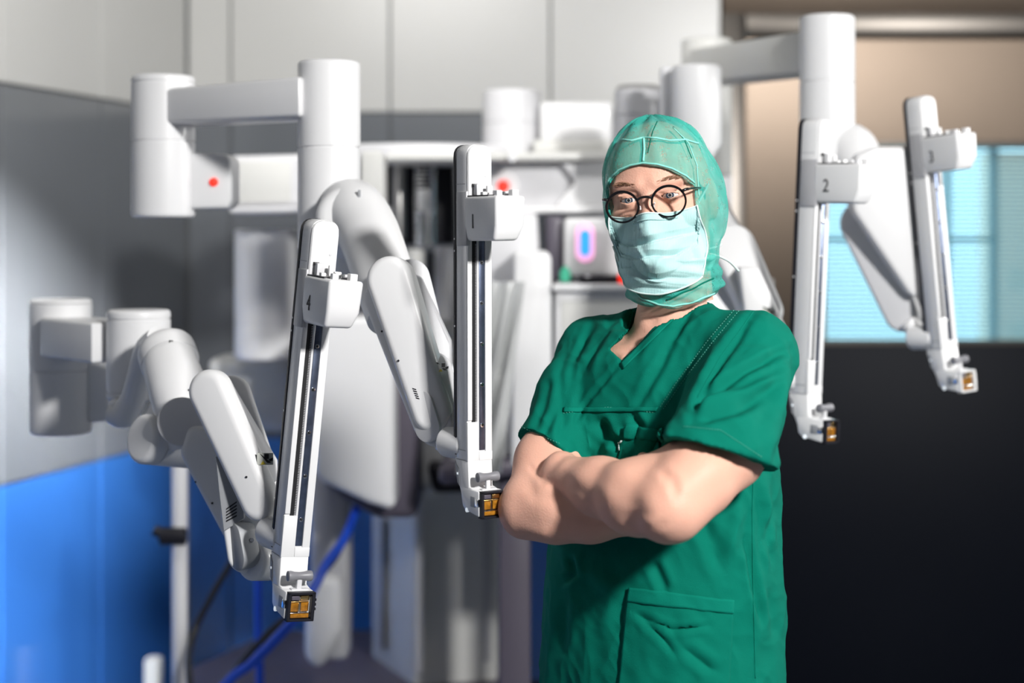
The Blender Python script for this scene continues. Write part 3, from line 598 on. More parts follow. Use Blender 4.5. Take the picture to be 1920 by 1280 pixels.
sp = tag(slab('loudspeaker', [(1024, 405), (1055, 405), (1055, 526), (1024, 526)], 4.1, .12, 'aubergine', None, .008), 'dark narrow upright box left of the lit blue display', 'box')
tr = thing('instrument_tray', 'black tray with a red end beside the mask of the person', 'tray', P(1130, 531, 3.95))
slab('tray_body', [(1086, 517), (1172, 517), (1172, 531), (1086, 531)], 3.95, .09, 'dark', tr, .004)
slab('tray_end', [(1160, 514), (1182, 514), (1182, 531), (1160, 531)], 3.93, .05, 'red', tr, .004)
slab('tray_grip', [(1098, 515), (1106, 515), (1106, 520), (1098, 520)], 3.94, .03, 'cover', tr, .002)
gv = tag(mk('vial', bm_lathe([(.008, 0), (.014, .003), (.014, .028), (.007, .034), (.007, .04)], 24), 'green', None), 'small green bottle at the left edge of the worktop', 'bottle')
gv.location = (P(1060, 533, 4.0).x, 4.0, 1.531)
# draped machine at centre
dm = thing('draped_machine', 'white machine under a grey plastic drape, just left of the person', 'medical device', P(940, 900, 4.0)); dm.location.z = 0; WM[dm.name] = Matrix.Translation(dm.location)
slab('tower', [(964, 472), (1024, 470), (1034, 480), (1036, 880), (958, 880)], 3.9, .2, 'white', dm, .015, 4)
slab('arm_block', [(905, 396), (1008, 398), (1012, 470), (962, 545), (905, 545)], 4.05, .2, 'cover', dm, .015)
slab('body', [(845, 700), (985, 700), (990, 850), (930, 882), (845, 880)], 3.95, .25, 'white', dm, .03, 4)
slab('underside', [(822, 872), (995, 856), (995, 885), (905, 905), (822, 912)], 3.9, .28, 'aubergine', dm, .02)
mk('pedestal', bm_box((P(965, 0, 4).x - .04, 3.98, .03), (P(965, 0, 4).x + .04, 4.06, P(0, 885, 4).z), .01), 'aubergine', dm)
mk('foot', bm_box((P(965, 0, 4).x - .05, 3.90, 0), (P(965, 0, 4).x + .05, 4.16, .04), .01), 'aubergine', dm)
b = bmesh.new(); nx, nz = 48, 40; gr = []
for j in range(nz + 1):
    row = []
    for i in range(nx + 1):
        u = i / nx; v = j / nz; px = 905 + 82 * u + 14 * (1 - v) * math.sin(u * 5) * 0; py = 528 + (360 - 150 * u * 0) * v
        xl = 905 - 50 * v ** 1.5; px = xl + (985 - 45 * v - xl) * u
        dd = .035 * v ** .6 * math.sin((u + .25 * v) * 17 + 2 * v) + .012 * math.sin(u * 41 + v * 6) * v
        row.append(b.verts.new(P(px, py, 3.82 + dd)))
    gr.append(row)
for j in range(nz):
    for i in range(nx): b.faces.new((gr[j][i], gr[j][i + 1], gr[j + 1][i + 1], gr[j + 1][i]))
mk('drape', b, 'drape', dm, ang=180)
# pole stand lower left
ps = thing('pole_stand', 'slim grey pole stand with a dark clamp in front of the blue wall', 'stand', (0, 0, 0))
ps.location = ((337 - 960) / F * 4.0, 4.0, 0); WM[ps.name] = Matrix.Translation(ps.location)
px_ = ps.location.x
mk('pole', bm_cyl((px_, 4.0, .03), (px_, 4.0, P(0, 850, 4.0).z), .02, .003, 24), 'cover', ps)
mk('clamp', bm_cyl((px_ - .045, 3.98, P(0, 1002, 4.0).z), (px_ + .02, 3.98, P(0, 1002, 4.0).z), .022, .004, 24), 'dark', ps)
mk('clamp_knob', bm_cyl((px_ - .06, 3.98, P(0, 990, 4.0).z), (px_ - .02, 3.98, P(0, 1006, 4.0).z), .014, .003, 20), 'dark', ps)
for k in range(5):
    t = 2 * math.pi * k / 5 + .5
    lg = mk('leg', bm_tube([V(px_, 4.0, .09), V(px_ + .12 * math.cos(t), 4.0 + .12 * math.sin(t), .07), V(px_ + .24 * math.cos(t), 4.0 + .24 * math.sin(t), .045)], .012, 10), 'steel', ps)
    mk('caster', bm_cyl((px_ + .24 * math.cos(t) - .01, 4.0 + .24 * math.sin(t), .022), (px_ + .24 * math.cos(t) + .01, 4.0 + .24 * math.sin(t), .022), .022, .004, 16), 'dark', lg)
bx = thing('pale_post_box', 'small pale box standing low on a post beside the pole stand', 'box', (0, 0, 0))  # pale box on a post, built for an unidentified white blur
bx.location = ((288 - 960) / F * 5.0, 5.0, 0); WM[bx.name] = Matrix.Translation(bx.location)
mk('box_body', bm_box((bx.location.x - .025, 4.97, P(0, 1300, 5.0).z - .1), (bx.location.x + .025, 5.03, P(0, 1232, 5.0).z), .01), 'white_soft', bx)
mk('post', bm_box((bx.location.x - .01, 4.99, 0), (bx.location.x + .01, 5.01, .22), .002), 'midgrey', bx)
mk('foot', bm_cyl((bx.location.x, 5.0, 0), (bx.location.x, 5.0, .02), .09, .004), 'midgrey', bx)
def cable(name, pts, r, m, label):
    return tag(mk(name, bm_tube([P(*p) for p in pts], r, 12, None, 8), m, None, ang=60), label, 'cable')
cable('cable', [(440, 1040, 4.0), (425, 1068, 4.0), (395, 1120, 4.0), (366, 1180, 4.0), (354, 1240, 3.92), (360, 1310, 3.86), (380, 1450, 3.8), (400, 1620, 3.78), (430, 1735, 3.78), (470, 1742, 3.78)], .009, 'blackcable', 'black cable curving down beside the pole, left of the front arm')
cable('cable', [(668, 955, 4.1), (645, 1010, 4.0), (610, 1060, 3.9), (590, 1100, 3.85), (560, 1150, 3.8), (520, 1195, 3.8), (470, 1245, 3.8), (430, 1275, 3.78), (385, 1350, 3.74), (365, 1500, 3.70), (352, 1690, 3.68), (335, 1768, 3.68), (290, 1770, 3.68)], .012, 'bluecable', 'thick blue cable sweeping down under the front arm to bottom left')
cable('cable', [(664, 965, 4.16), (632, 1040, 4.1), (595, 1085, 4.0), (560, 1135, 3.9), (500, 1190, 3.86), (440, 1258, 3.84), (405, 1310, 3.80), (385, 1450, 3.74), (372, 1650, 3.70), (360, 1766, 3.70), (320, 1768, 3.70)], .008, 'blackcable', 'black cable running alongside the thick blue cable')
cable('cable', [(485, 1060, 4.3), (484, 1150, 4.3), (488, 1280, 4.3), (492, 1460, 4.3), (496, 1580, 4.3)], .0105, 'bluecable', 'blue hose hanging straight down in front of the blue wall')
# unseen ceiling panel added as soft fill
cl = thing('ceiling_fill_panel', 'added unseen ceiling panel giving soft fill from above', 'lamp', (.2, 1.2, ZT))
mk('fill_panel_frame', bm_box((-.3, .9, ZT - .03), (.7, 1.5, ZT), .004), 'white_soft', cl)
mk('diffuser', bm_box((-.28, .92, ZT - .034), (.68, 1.48, ZT - .029), .001), 'lamp', cl)

# ------------------------------------------------------------------ person: implicit surfaces meshed with surface nets
class Grid:
    def __init__(s, lo, hi, h):
        s.lo = np.array(lo, float); s.h = h; s.n = np.ceil((np.array(hi) - s.lo) / h).astype(int) + 1
        s.ax = [(s.lo[i] + h * np.arange(s.n[i])).astype(np.float32) for i in range(3)]
        s.F = np.full(tuple(s.n), 1.0, np.float32)
    def twin(s):
        q = Grid.__new__(Grid); q.lo = s.lo; q.h = s.h; q.n = s.n; q.ax = s.ax; q.F = np.full(tuple(s.n), 1.0, np.float32); return q
    def sub(s, lo, hi):
        a = np.clip(np.floor((np.array(lo) - s.lo) / s.h).astype(int), 0, s.n); b = np.clip(np.ceil((np.array(hi) - s.lo) / s.h).astype(int) + 1, 0, s.n)
        sl = tuple(slice(a[i], b[i]) for i in range(3))
        return sl, s.ax[0][sl[0]][:, None, None], s.ax[1][sl[1]][None, :, None], s.ax[2][sl[2]][None, None, :]
    def comb(s, sl, d, k, op):
        f = s.F[sl]
        if op == 'add':
            if k > 0: h = np.clip(.5 + .5 * (f - d) / k, 0, 1); s.F[sl] = np.where(f > .9, d, f * (1 - h) + d * h - k * h * (1 - h))
            else: s.F[sl] = np.minimum(f, d)
        elif op == 'cut':
            if k > 0: d = -d; h = np.clip(.5 - .5 * (f - d) / k, 0, 1); s.F[sl] = f * (1 - h) + d * h + k * h * (1 - h)
            else: s.F[sl] = np.maximum(f, -d)
    def cone(s, a, b, r1, r2, k=.01, op='add', m=.04):
        a = np.array(a, np.float32); b = np.array(b, np.float32); r = max(r1, r2) + m
        sl, x, y, z = s.sub(np.minimum(a, b) - r, np.maximum(a, b) + r); d = b - a; L = float(d @ d) + 1e-12
        t = np.clip(((x - a[0]) * d[0] + (y - a[1]) * d[1] + (z - a[2]) * d[2]) / L, 0, 1)
        q = np.sqrt((x - a[0] - t * d[0]) ** 2 + (y - a[1] - t * d[1]) ** 2 + (z - a[2] - t * d[2]) ** 2) - (r1 + (r2 - r1) * t)
        s.comb(sl, q, k, op)
    def chain(s, pts, k=.01, m=.04):
        for (a, r1), (b, r2) in zip(pts, pts[1:]): s.cone(a, b, r1, r2, k, 'add', m)
    def ell(s, c, r, k=.01, op='add', R=None, m=.04):
        c = np.array(c, float); mr = max(r) + m if R is not None else None
        rr = np.array([mr] * 3) if R is not None else np.array(r) + m
        sl, x, y, z = s.sub(c - rr, c + rr); x = x - c[0]; y = y - c[1]; z = z - c[2]
        if R is not None: x, y, z = (R[0][0] * x + R[0][1] * y + R[0][2] * z), (R[1][0] * x + R[1][1] * y + R[1][2] * z), (R[2][0] * x + R[2][1] * y + R[2][2] * z)
        q0 = np.sqrt((x / r[0]) ** 2 + (y / r[1]) ** 2 + (z / r[2]) ** 2); q1 = np.sqrt((x / r[0] ** 2) ** 2 + (y / r[1] ** 2) ** 2 + (z / r[2] ** 2) ** 2) + 1e-9
        s.comb(sl, (q0 * (q0 - 1) / q1).astype(np.float32), k, op)
    def mesh(s):
        Fd = s.F; ins = Fd < 0; nx, ny, nz = Fd.shape
        cs = np.zeros((nx - 1, ny - 1, nz - 1), np.uint8)
        for i in (0, 1):
            for j in (0, 1):
                for k in (0, 1): cs += ins[i:nx - 1 + i, j:ny - 1 + j, k:nz - 1 + k]
        act = np.argwhere((cs > 0) & (cs < 8)); idx = np.full(cs.shape, -1, np.int64); idx[tuple(act.T)] = np.arange(len(act))
        acc = np.zeros((len(act), 3)); cnt = np.zeros(len(act))
        co = [(i, j, k) for i in (0, 1) for j in (0, 1) for k in (0, 1)]
        for p in co:
            for q in co:
                if p < q and sum(abs(p[t] - q[t]) for t in range(3)) == 1:
                    fa = Fd[act[:, 0] + p[0], act[:, 1] + p[1], act[:, 2] + p[2]]; fb = Fd[act[:, 0] + q[0], act[:, 1] + q[1], act[:, 2] + q[2]]
                    c = (fa < 0) != (fb < 0); t = np.where(c, fa / np.where(c, fa - fb, 1), 0)
                    pa = np.array(p, float); dd = np.array(q, float) - pa
                    acc += np.where(c[:, None], pa + t[:, None] * dd, 0); cnt += c
        vs = s.lo + s.h * (act + acc / cnt[:, None]); fs = []
        for ax in range(3):
            u, v = (ax + 1) % 3, (ax + 2) % 3
            sl0 = [slice(None)] * 3; sl1 = [slice(None)] * 3; sl0[ax] = slice(0, -1); sl1[ax] = slice(1, None)
            A, B = ins[tuple(sl0)], ins[tuple(sl1)]; e = np.argwhere(A != B); e = e[(e[:, u] > 0) & (e[:, v] > 0) & (e[:, u] < s.n[u] - 1) & (e[:, v] < s.n[v] - 1)]
            fl = A[tuple(e.T)]; du = np.zeros(3, int); dv = np.zeros(3, int); du[u] = 1; dv[v] = 1
            q = [idx[tuple((e - o).T)] for o in (du * 0, du, du + dv, dv)]
            q = np.stack(q, 1); q = np.where(fl[:, None], q, q[:, ::-1]); fs.append(q)
        fs = np.concatenate(fs); return vs, fs[(fs >= 0).all(1)]
def smooth(vs, fs, it=2, lam=.5):
    for _ in range(it):
        acc = np.zeros_like(vs); cnt = np.zeros(len(vs))
        for i in range(4):
            a, b = fs[:, i], fs[:, (i + 1) % 4]
            for ax in range(3): acc[:, ax] += np.bincount(a, vs[b, ax], len(vs)) + np.bincount(b, vs[a, ax], len(vs))
            cnt += np.bincount(a, minlength=len(vs)) + np.bincount(b, minlength=len(vs))
        vs = vs + lam * (acc / cnt[:, None] - vs)
    return vs
def normals(vs, fs):
    n = np.cross(vs[fs[:, 2]] - vs[fs[:, 0]], vs[fs[:, 3]] - vs[fs[:, 1]]); N = np.zeros_like(vs)
    for i in range(4):
        for ax in range(3): N[:, ax] += np.bincount(fs[:, i], n[:, ax], len(vs))
    return N / (np.linalg.norm(N, axis=1)[:, None] + 1e-12)
def np_mesh(name, vs, fs, m, parent, mats=None):
    me = bpy.data.meshes.new(name); me.vertices.add(len(vs)); me.vertices.foreach_set('co', np.ascontiguousarray(vs, np.float32).ravel())
    me.loops.add(fs.size); me.loops.foreach_set('vertex_index', np.ascontiguousarray(fs, np.int32).ravel())
    me.polygons.add(len(fs)); me.polygons.foreach_set('loop_start', np.arange(0, fs.size, 4, dtype=np.int32))
    me.polygons.foreach_set('use_smooth', np.ones(len(fs), bool)); me.update(calc_edges=True); me.validate()
    return link(name, me, m, parent)
def topx(v): return 960 + v[:, 0] / v[:, 1] * F, HZ + (CH - v[:, 2]) / v[:, 1] * F
def poly_sd(px, py, poly):
    """signed distance in pixels to a polygon (negative inside)"""
    d = np.full(px.shape, 1e9); s = np.ones(px.shape); n = len(poly)
    for i in range(n):
        a = poly[i]; b = poly[i - 1]; ex, ey = b[0] - a[0], b[1] - a[1]; wx, wy = px - a[0], py - a[1]
        t = np.clip((wx * ex + wy * ey) / (ex * ex + ey * ey), 0, 1); d = np.minimum(d, (wx - ex * t) ** 2 + (wy - ey * t) ** 2)
        c1 = py >= a[1]; c2 = py < b[1]; c3 = ex * wy > ey * wx
        s = np.where((c1 & c2 & c3) | (~c1 & ~c2 & ~c3), -s, s)
    return s * np.sqrt(d)
def cut_view(g, poly, ymax, lo, hi, cutsign=-1):
    """carve a V or oval opening through the front of the cloth"""
    sl, x, y, z = g.sub(lo, hi); px = 960 + x / y * F + 0 * z; py = HZ + (CH - z) / y * F + 0 * x
    d = poly_sd(px, py, poly) / F * 2.4; d = np.maximum(d, y - ymax).astype(np.float32)
    g.comb(sl, d, 0, 'cut')

MAN = thing('person', 'person in green surgical scrubs with mask, hood and round black glasses, arms crossed', 'person', (.23, 2.44, 0))
psi = math.radians(40); fw = np.array((-math.sin(psi), -math.cos(psi), 0)); lt = np.array((math.cos(psi), -math.sin(psi), 0)); UP = np.array((0, 0, 1.))
Cc = np.array((.2339, 2.44, 0))
def T(l, f, z): return Cc + lt * l + fw * f + UP * z
def W(px, py, Y): return np.array(P(px, py, Y))
SL = W(1408, 668, 2.325); SR = W(1112, 660, 2.53)
EL = W(1252, 950, 2.13); ER = W(988, 958, 2.33)
WL = W(1052, 890, 2.31); WR = W(1212, 962, 2.245)
def torso(g, off, zlo, smoothk=.02):
    zs = np.array([.80, 1.0, 1.15, 1.27, 1.38, 1.46, 1.52]); ws = np.array([.182, .184, .178, .174, .168, .140, .08]) + off; ds = np.array([.150, .147, .140, .128, .122, .105, .07]) + off
    fo = np.array([.012, .012, .006, .0, .0, -.005, -.012])
    sl, x, y, z = g.sub((-.1, 2.1, zlo - .02), (.55, 2.75, 1.60)); zz = z
    w_ = np.interp(zz, zs, ws); d_ = np.interp(zz, zs, ds); f0 = np.interp(zz, zs, fo)
    l = (x - Cc[0]) * lt[0] + (y - Cc[1]) * lt[1]; f = (x - Cc[0]) * fw[0] + (y - Cc[1]) * fw[1] - f0
    p = 2.35
    q = ((np.abs(l) / w_) ** p + (np.abs(f) / d_) ** p) ** (1 / p)
    d = ((q - 1) * np.minimum(w_, d_) * .95).astype(np.float32)
    d = np.maximum(d, (z - 1.50 - off)); d = np.maximum(d, zlo - z)
    g.comb(sl, d, 0, 'add')
NB = T(0, -.015, 1.49); NT = W(1262, 500, 2.47)
# ---- clothes
g = Grid((-.10, 2.02, .86), (.56, 2.74, 1.60), .0027)
torso(g, .006, .88)
g.cone(T(-.02, -.01, 1.480), SR + UP * .000, .056, .054, .03); g.cone(T(.02, -.01, 1.485), SL + UP * -.002, .060, .066, .03)
g.cone(T(0, -.02, 1.44), T(0, -.02, 1.50), .10, .068, .03)
vneck = [(1188, 540), (1192, 575), (1184, 612), (1166, 634), (1143, 655), (1166, 679), (1222, 622), (1277, 566), (1300, 500), (1230, 470)]
g.cone(T(0, -.0, 1.40), W(1250, 400, 2.44), .066, .066, .0, 'cut')
aL = EL - SL; aR = ER - SR; ML = W(1352, 850, 2.195); uL = EL - ML; uL = uL / np.linalg.norm(uL)
g2 = g.twin()
g2.chain([(SL, .066), (SL * .5 + ML * .5, .070), (ML, .0735), (ML + uL * .05, .076)], .03); 
g2.chain([(SR, .054), (SR + aR * .30, .056), (SR + aR * .80, .061)], .02)
# flat sleeve ends: cut beyond a plane across the arm
for S_, a_, t_, tilt in ((ML - uL * .0, uL, .004, W(1440, 888, 2.28) - W(1268, 820, 2.16)), (SR, aR, .68, W(1052, 858, 2.36) - W(970, 822, 2.42))):
    c = S_ + a_ * t_; n_ = a_ / np.linalg.norm(a_); tt = tilt / np.linalg.norm(tilt); n_ = n_ - tt * (n_ @ tt); n_ /= np.linalg.norm(n_)
    lo = c - .12; hi = c + .12; sl, x, y, z = g2.sub(lo, hi); d = ((x - c[0]) * n_[0] + (y - c[1]) * n_[1] + (z - c[2]) * n_[2])
    g2.comb(sl, (-d).astype(np.float32), 0, 'cut')
g2.cone(SL * .35 + ML * .65, ML, .052, .0575, 0, 'cut'); g2.cone(ML, ML + uL * .12, .0575, .066, 0, 'cut'); g2.cone(SR + aR * .52, SR + aR * 1.0, .040, .052, 0, 'cut')
k = .012; h = np.clip(.5 + .5 * (g2.F - g.F) / k, 0, 1); g.F = np.where((g2.F > .9) | (g.F > .9), np.minimum(g.F, g2.F), g2.F * (1 - h) + g.F * h - k * h * (1 - h)).astype(np.float32)
# hollow of the sleeves also runs into the shoulder a little
g.cone(SL * .35 + ML * .65, ML, .052, .0575, 0, 'cut'); g.cone(ML, ML + uL * .14, .0575, .066, 0, 'cut')
cut_view(g, vneck, 2.47, (.05, 2.1, 1.40), (.36, 2.6, 1.60))
vs, fs = g.mesh(); vs = smooth(vs, fs, 3)
def folds(vs, N, lines):
    px, py = topx(vs); disp = np.zeros(len(vs)); front = (N[:, 1] < .25)
    for pts, dep, wd in lines:
        best = np.full(len(vs), 1e9); tt = np.zeros(len(vs)); tot = sum(math.dist(a, b) for a, b in zip(pts, pts[1:])); acc = 0
        for a, b in zip(pts, pts[1:]):
            ex, ey = b[0] - a[0], b[1] - a[1]; L2 = ex * ex + ey * ey; t = np.clip(((px - a[0]) * ex + (py - a[1]) * ey) / L2, 0, 1)
            d = np.hypot(px - a[0] - ex * t, py - a[1] - ey * t); u = d < best; best = np.where(u, d, best); tt = np.where(u, (acc + t * math.sqrt(L2)) / tot, tt); acc += math.sqrt(L2)
        taper = np.clip(np.minimum(tt, 1 - tt) * 5, 0, 1) * .8 + .2
        disp += np.where(front, dep * taper * (np.exp(-(best / wd) ** 2) - .45 * np.exp(-((best - 1.9 * wd) / wd) ** 2)), 0)
    return disp
N = normals(vs, fs)
LN_ = [([(1418, 580), (1360, 660), (1318, 730), (1296, 790)], -.007, 8), ([(1398, 600), (1330, 680), (1300, 740)], .004, 9),
       ([(1065, 640), (1050, 700), (1052, 760), (1060, 830)], -.010, 8), ([(1112, 598), (1072, 680), (1064, 740), (1056, 800)], -.005, 7),
       ([(1165, 680), (1110, 745), (1062, 812)], -.0035, 5), ([(1480, 655), (1400, 690), (1320, 745), (1290, 770)], -.0045, 8), ([(1470, 700), (1390, 735), (1300, 765)], .004, 9),
       ([(1440, 740), (1380, 770), (1300, 790)], -.0035, 9), ([(1490, 700), (1480, 790), (1455, 870)], -.004, 9), ([(1460, 640), (1470, 720), (1440, 820)], .003, 12),
       ([(1120, 785), (1138, 815), (1165, 835)], -.006, 9), ([(1180, 775), (1200, 800), (1190, 830)], -.004, 8), ([(1095, 790), (1110, 850)], .004, 12), ([(1245, 800), (1225, 850)], -.004, 7), ([(1160, 800), (1130, 870)], .004, 14),
       ([(1035, 705), (1000, 790)], -.004, 7), ([(1045, 760), (1015, 830)], -.0045, 7), ([(1020, 730), (985, 800)], .003, 7), ([(1035, 790), (1045, 850)], .003, 6),
       ([(1300, 560), (1240, 680), (1190, 770)], -.003, 8), ([(1340, 570), (1270, 690)], .002, 14), ([(1150, 600), (1120, 640), (1095, 700)], -.003, 7), ([(1240, 610), (1200, 690)], .002, 10),
       ([(1200, 1150), (1260, 1180), (1330, 1172)], -.0022, 5), ([(1190, 1145), (1240, 1190), (1275, 1235)], -.002, 6),
       ([(1070, 1040), (1080, 1075), (1060, 1090)], -.004, 7), ([(1400, 1010), (1412, 1100), (1430, 1180)], -.004, 7), ([(1430, 900), (1445, 990), (1440, 1060)], .004, 9), ([(1450, 950), (1440, 1010), (1448, 1060)], -.004, 7),
       ([(1340, 900), (1320, 980), (1360, 1080)], -.004, 14), ([(1385, 930), (1370, 1040)], .003, 12), ([(1220, 1050), (1250, 1110)], -.003, 9), ([(1100, 1060), (1150, 1110), (1130, 1200)], .003, 16), ([(1060, 1120), (1050, 1220)], -.003, 10), ([(1440, 1100), (1455, 1200)], -.003, 10), ([(1280, 1210), (1340, 1262)], -.003, 9)]
disp = folds(vs, N, LN_[:3]) * .8 + folds(vs, N, LN_[3:5]) * .8 + folds(vs, N, LN_[5:]) * 1.6
qx, qy = topx(vs); fade = np.clip((qx - 1062) / 30, 0, 1) * .6 + .4; disp = disp * np.where(qy < 880, fade, 1)
for i in range(len(vs)):
    x, y, z = vs[i]
    n1 = noise.noise(Vector((x * 9 + 5 * z, y * 9, z * 7 - 3 * x))); n2 = 1 - abs(noise.noise(Vector((x * 17 - z * 9 + 3, y * 17, z * 9 + 11))))
    n3 = 1 - abs(noise.noise(Vector((x * 34 + z * 30, y * 30, z * 15 - x * 14 + 5)))); disp[i] += .0045 * n1 + .0065 * (n2 - .8) + .0028 * (n3 - .8)
vs = vs + N * disp[:, None]; vs = smooth(vs, fs, 1, .2)
TOP = np_mesh('scrub_top', vs, fs, 'scrub', MAN)
TOP['label'] = 'short-sleeved emerald green V-neck scrub top'
bvh = BVHTree.FromPolygons([tuple(v) for v in vs], [tuple(f) for f in fs.tolist()])
ORI = Vector((0, 0, CH))
def hit(px, py, off=.0):
    d = (P(px, py, 1) - ORI).normalized(); loc, n, i, dist = bvh.ray_cast(ORI, d)
    if loc is None: return None
    if n.dot(d) > 0: n = -n
    return loc + n * off, n
def patch(name, quad, nu, nv, off, m, par, thick=.0012, wav=0):
    b = bmesh.new(); gr = []; a, c, d_, e = [Vector((*q, 0)) for q in quad]; last = None
    for j in range(nv + 1):
        r = []
        for i in range(nu + 1):
            u, v = i / nu, j / nv; q = (a * (1 - u) + c * u) * (1 - v) + (e * (1 - u) + d_ * u) * v
            hh = hit(q.x, q.y, off)
            r.append((hh[0] + hh[1] * wav * math.sin(u * 19 + v * 5)) if hh else None)
        gr.append(r)
    # neighbouring depth sanity: replace misses
    for j in range(nv + 1):
        for i in range(nu + 1):
            if gr[j][i] is None:
                cand = [gr[jj][ii] for jj in range(max(0, j - 2), min(nv, j + 2) + 1) for ii in range(max(0, i - 2), min(nu, i + 2) + 1) if gr[jj][ii] is not None]
                gr[j][i] = cand[0] if cand else Vector((0.2, 2.3, 1.2))
    vv = [[b.verts.new(p) for p in r] for r in gr]
    for j in range(nv):
        for i in range(nu): b.faces.new((vv[j][i], vv[j][i + 1], vv[j + 1][i + 1], vv[j + 1][i]))
    o = mk(name, b, m, par, ang=180); s = o.modifiers.new('solid', 'SOLIDIFY'); s.thickness = thick; s.offset = 0; return o
def onsurf(pts, step=4, off=.0008):
    out = []
    for a, b in zip(pts, pts[1:]):
        n = max(1, int(math.dist(a, b) / step))
        for i in range(n):
            t = i / n; h_ = hit(a[0] + (b[0] - a[0]) * t, a[1] + (b[1] - a[1]) * t, off)
            if h_ and (not out or (h_[0] - out[-1]).length < .03): out.append(h_[0])
    return out
def seam(name, pts, r, m, par, off=.0006):
    q = onsurf(pts, 5, off)
    if len(q) > 2: return mk(name, bm_tube(q, r, 6, None, 1), m, par, ang=180)
def stitches(pts, par, gap=4.6, m='thread'):
    q = onsurf(pts, 1.3, .0009); b = bmesh.new(); acc = 0; i = 0
    while i + 2 < len(q): bm_tube([q[i], q[i + 2]], .00045, 4, b, 1); i += 4
    o = mk('stitching', b, m, par, ang=180); o['kind'] = 'stuff'; return o
pk = patch('chest_pocket', [(1178, 797), (1242, 807), (1238, 866), (1158, 862)], 30, 22, .0045, 'scrub', TOP, .003, .0008)
patch('pocket_hem', [(1178, 796), (1243, 806), (1241, 826), (1171, 820)], 30, 5, .0066, 'scrub_seam', TOP, .0015)
stitches([(1172, 820), (1240, 827)], TOP); stitches([(1162, 828), (1158, 862)], TOP)
patch('white_tab', [(1166, 821), (1169, 822), (1163, 844), (1160, 843)], 3, 6, .0060, 'tie', TOP, .001)
patch('side_pocket', [(1181, 1101), (1373, 1125), (1366, 1290), (1160, 1290)], 46, 40, .0035, 'scrub', TOP, .002, .0008)
patch('pocket_hem', [(1181, 1100), (1374, 1124), (1373, 1150), (1178, 1128)], 46, 6, .0052, 'scrub_seam', TOP, .0015)
stitches([(1179, 1129), (1372, 1151)], TOP); stitches([(1183, 1110), (1172, 1200), (1164, 1276)], TOP); stitches([(1371, 1130), (1364, 1276)], TOP)
patch('collar_band', [(1165, 681), (1287, 562), (1294, 570), (1170, 692)], 40, 4, .0018, 'scrub_seam', TOP, .0014)
seam('side_seam', [(1412, 896), (1410, 960), (1412, 1100), (1416, 1276)], .0008, 'scrub_seam', TOP)
patch('yoke_band', [(1058, 764), (1235, 764), (1232, 771), (1056, 773)], 40, 3, .0018, 'scrub_seam', TOP, .001)
stitches([(1056, 775), (1140, 763), (1230, 774)], TOP)
stitches([(1386, 571), (1330, 636), (1270, 715), (1236, 766)], TOP); stitches([(1392, 576), (1338, 640), (1278, 719), (1243, 768)], TOP)
seam('seam', [(1292, 566), (1240, 660), (1160, 790)], .0006, 'scrub_seam', TOP) if False else None
seam('collar_edge', [(1283, 570), (1226, 629), (1170, 685), (1110, 748), (1064, 810)], .0019, 'scrub_seam', TOP)
seam('collar_edge', [(1187, 582), (1179, 612), (1160, 633), (1138, 656), (1164, 684)], .0019, 'scrub_seam', TOP)
seam('armhole_seam', [(1412, 585), (1350, 670), (1305, 750)], .0008, 'scrub_seam', TOP)
stitches([(1282, 800), (1350, 806), (1430, 858)], TOP); stitches([(978, 800), (1015, 815), (1050, 832)], TOP)
# ---- skin: arms, neck, chest, trunk
b = Grid((-.09, 1.98, 1.05), (.54, 2.70, 1.60), .0030)
torso(b, -.017, 1.10)
b.cone(T(0, -.02, 1.44), T(0, -.02, 1.49), .085, .060, .03); b.cone(T(-.02, -.01, 1.46), SR - UP * .015, .042, .034, .03); b.cone(T(.02, -.01, 1.47), SL - UP * .008, .048, .050, .03)
b.cone(NB - UP * .02, NT, .053, .053, .02)
# clavicle and chest forms in the neck opening
b.cone(T(-.015, .082, 1.462), T(-.09, .050, 1.470), .010, .006, .012); b.cone(T(.015, .082, 1.462), T(.09, .05, 1.472), .010, .006, .012)
b.ell(T(-.06, .055, 1.385), (.06, .045, .05), .03); b.ell(T(.06, .055, 1.385), (.06, .045, .05), .03)
a = b.twin()
# his right arm (picture left)
r1 = SR + aR * .5; a.chain([(SR, .036), (SR + aR * .35, .040), (SR + aR * .7 + np.array((-.004, -.004, 0)), .044), (ER + np.array((.006, 0, .01)), .039), (ER, .037)], .015)
fR = WR - ER
a.chain([(ER + np.array((.004, 0, .004)), .040), (ER + fR * .25 + UP * .002, .045), (ER + fR * .55, .040), (WR, .030)], .02)
a.cone(ER + aR * -.30 + fR * .12, ER + fR * .30 + UP * .012, .034, .034, .02)
hand = lambda g_, w_, d_, up_, sd: None
c2 = b.twin()
c2.chain([(SL, .050), (SL * .5 + ML * .5, .052), (ML - uL * .01, .0535), (ML * .5 + EL * .5, .050), (EL - uL * .02, .044), (EL, .038)], .02)
fL = WL - EL
c2.chain([(EL + fL * .03, .040), (EL + fL * .28 + UP * -.002, .0465), (EL + fL * .60, .039), (WL, .0295)], .02)
c2.cone(EL - uL * .085 + fL * .12, EL + fL * .30 + UP * .008, .036, .038, .022)
c2.ell(EL + np.array((.004, -.002, -.008)), (.032, .032, .032), .03)
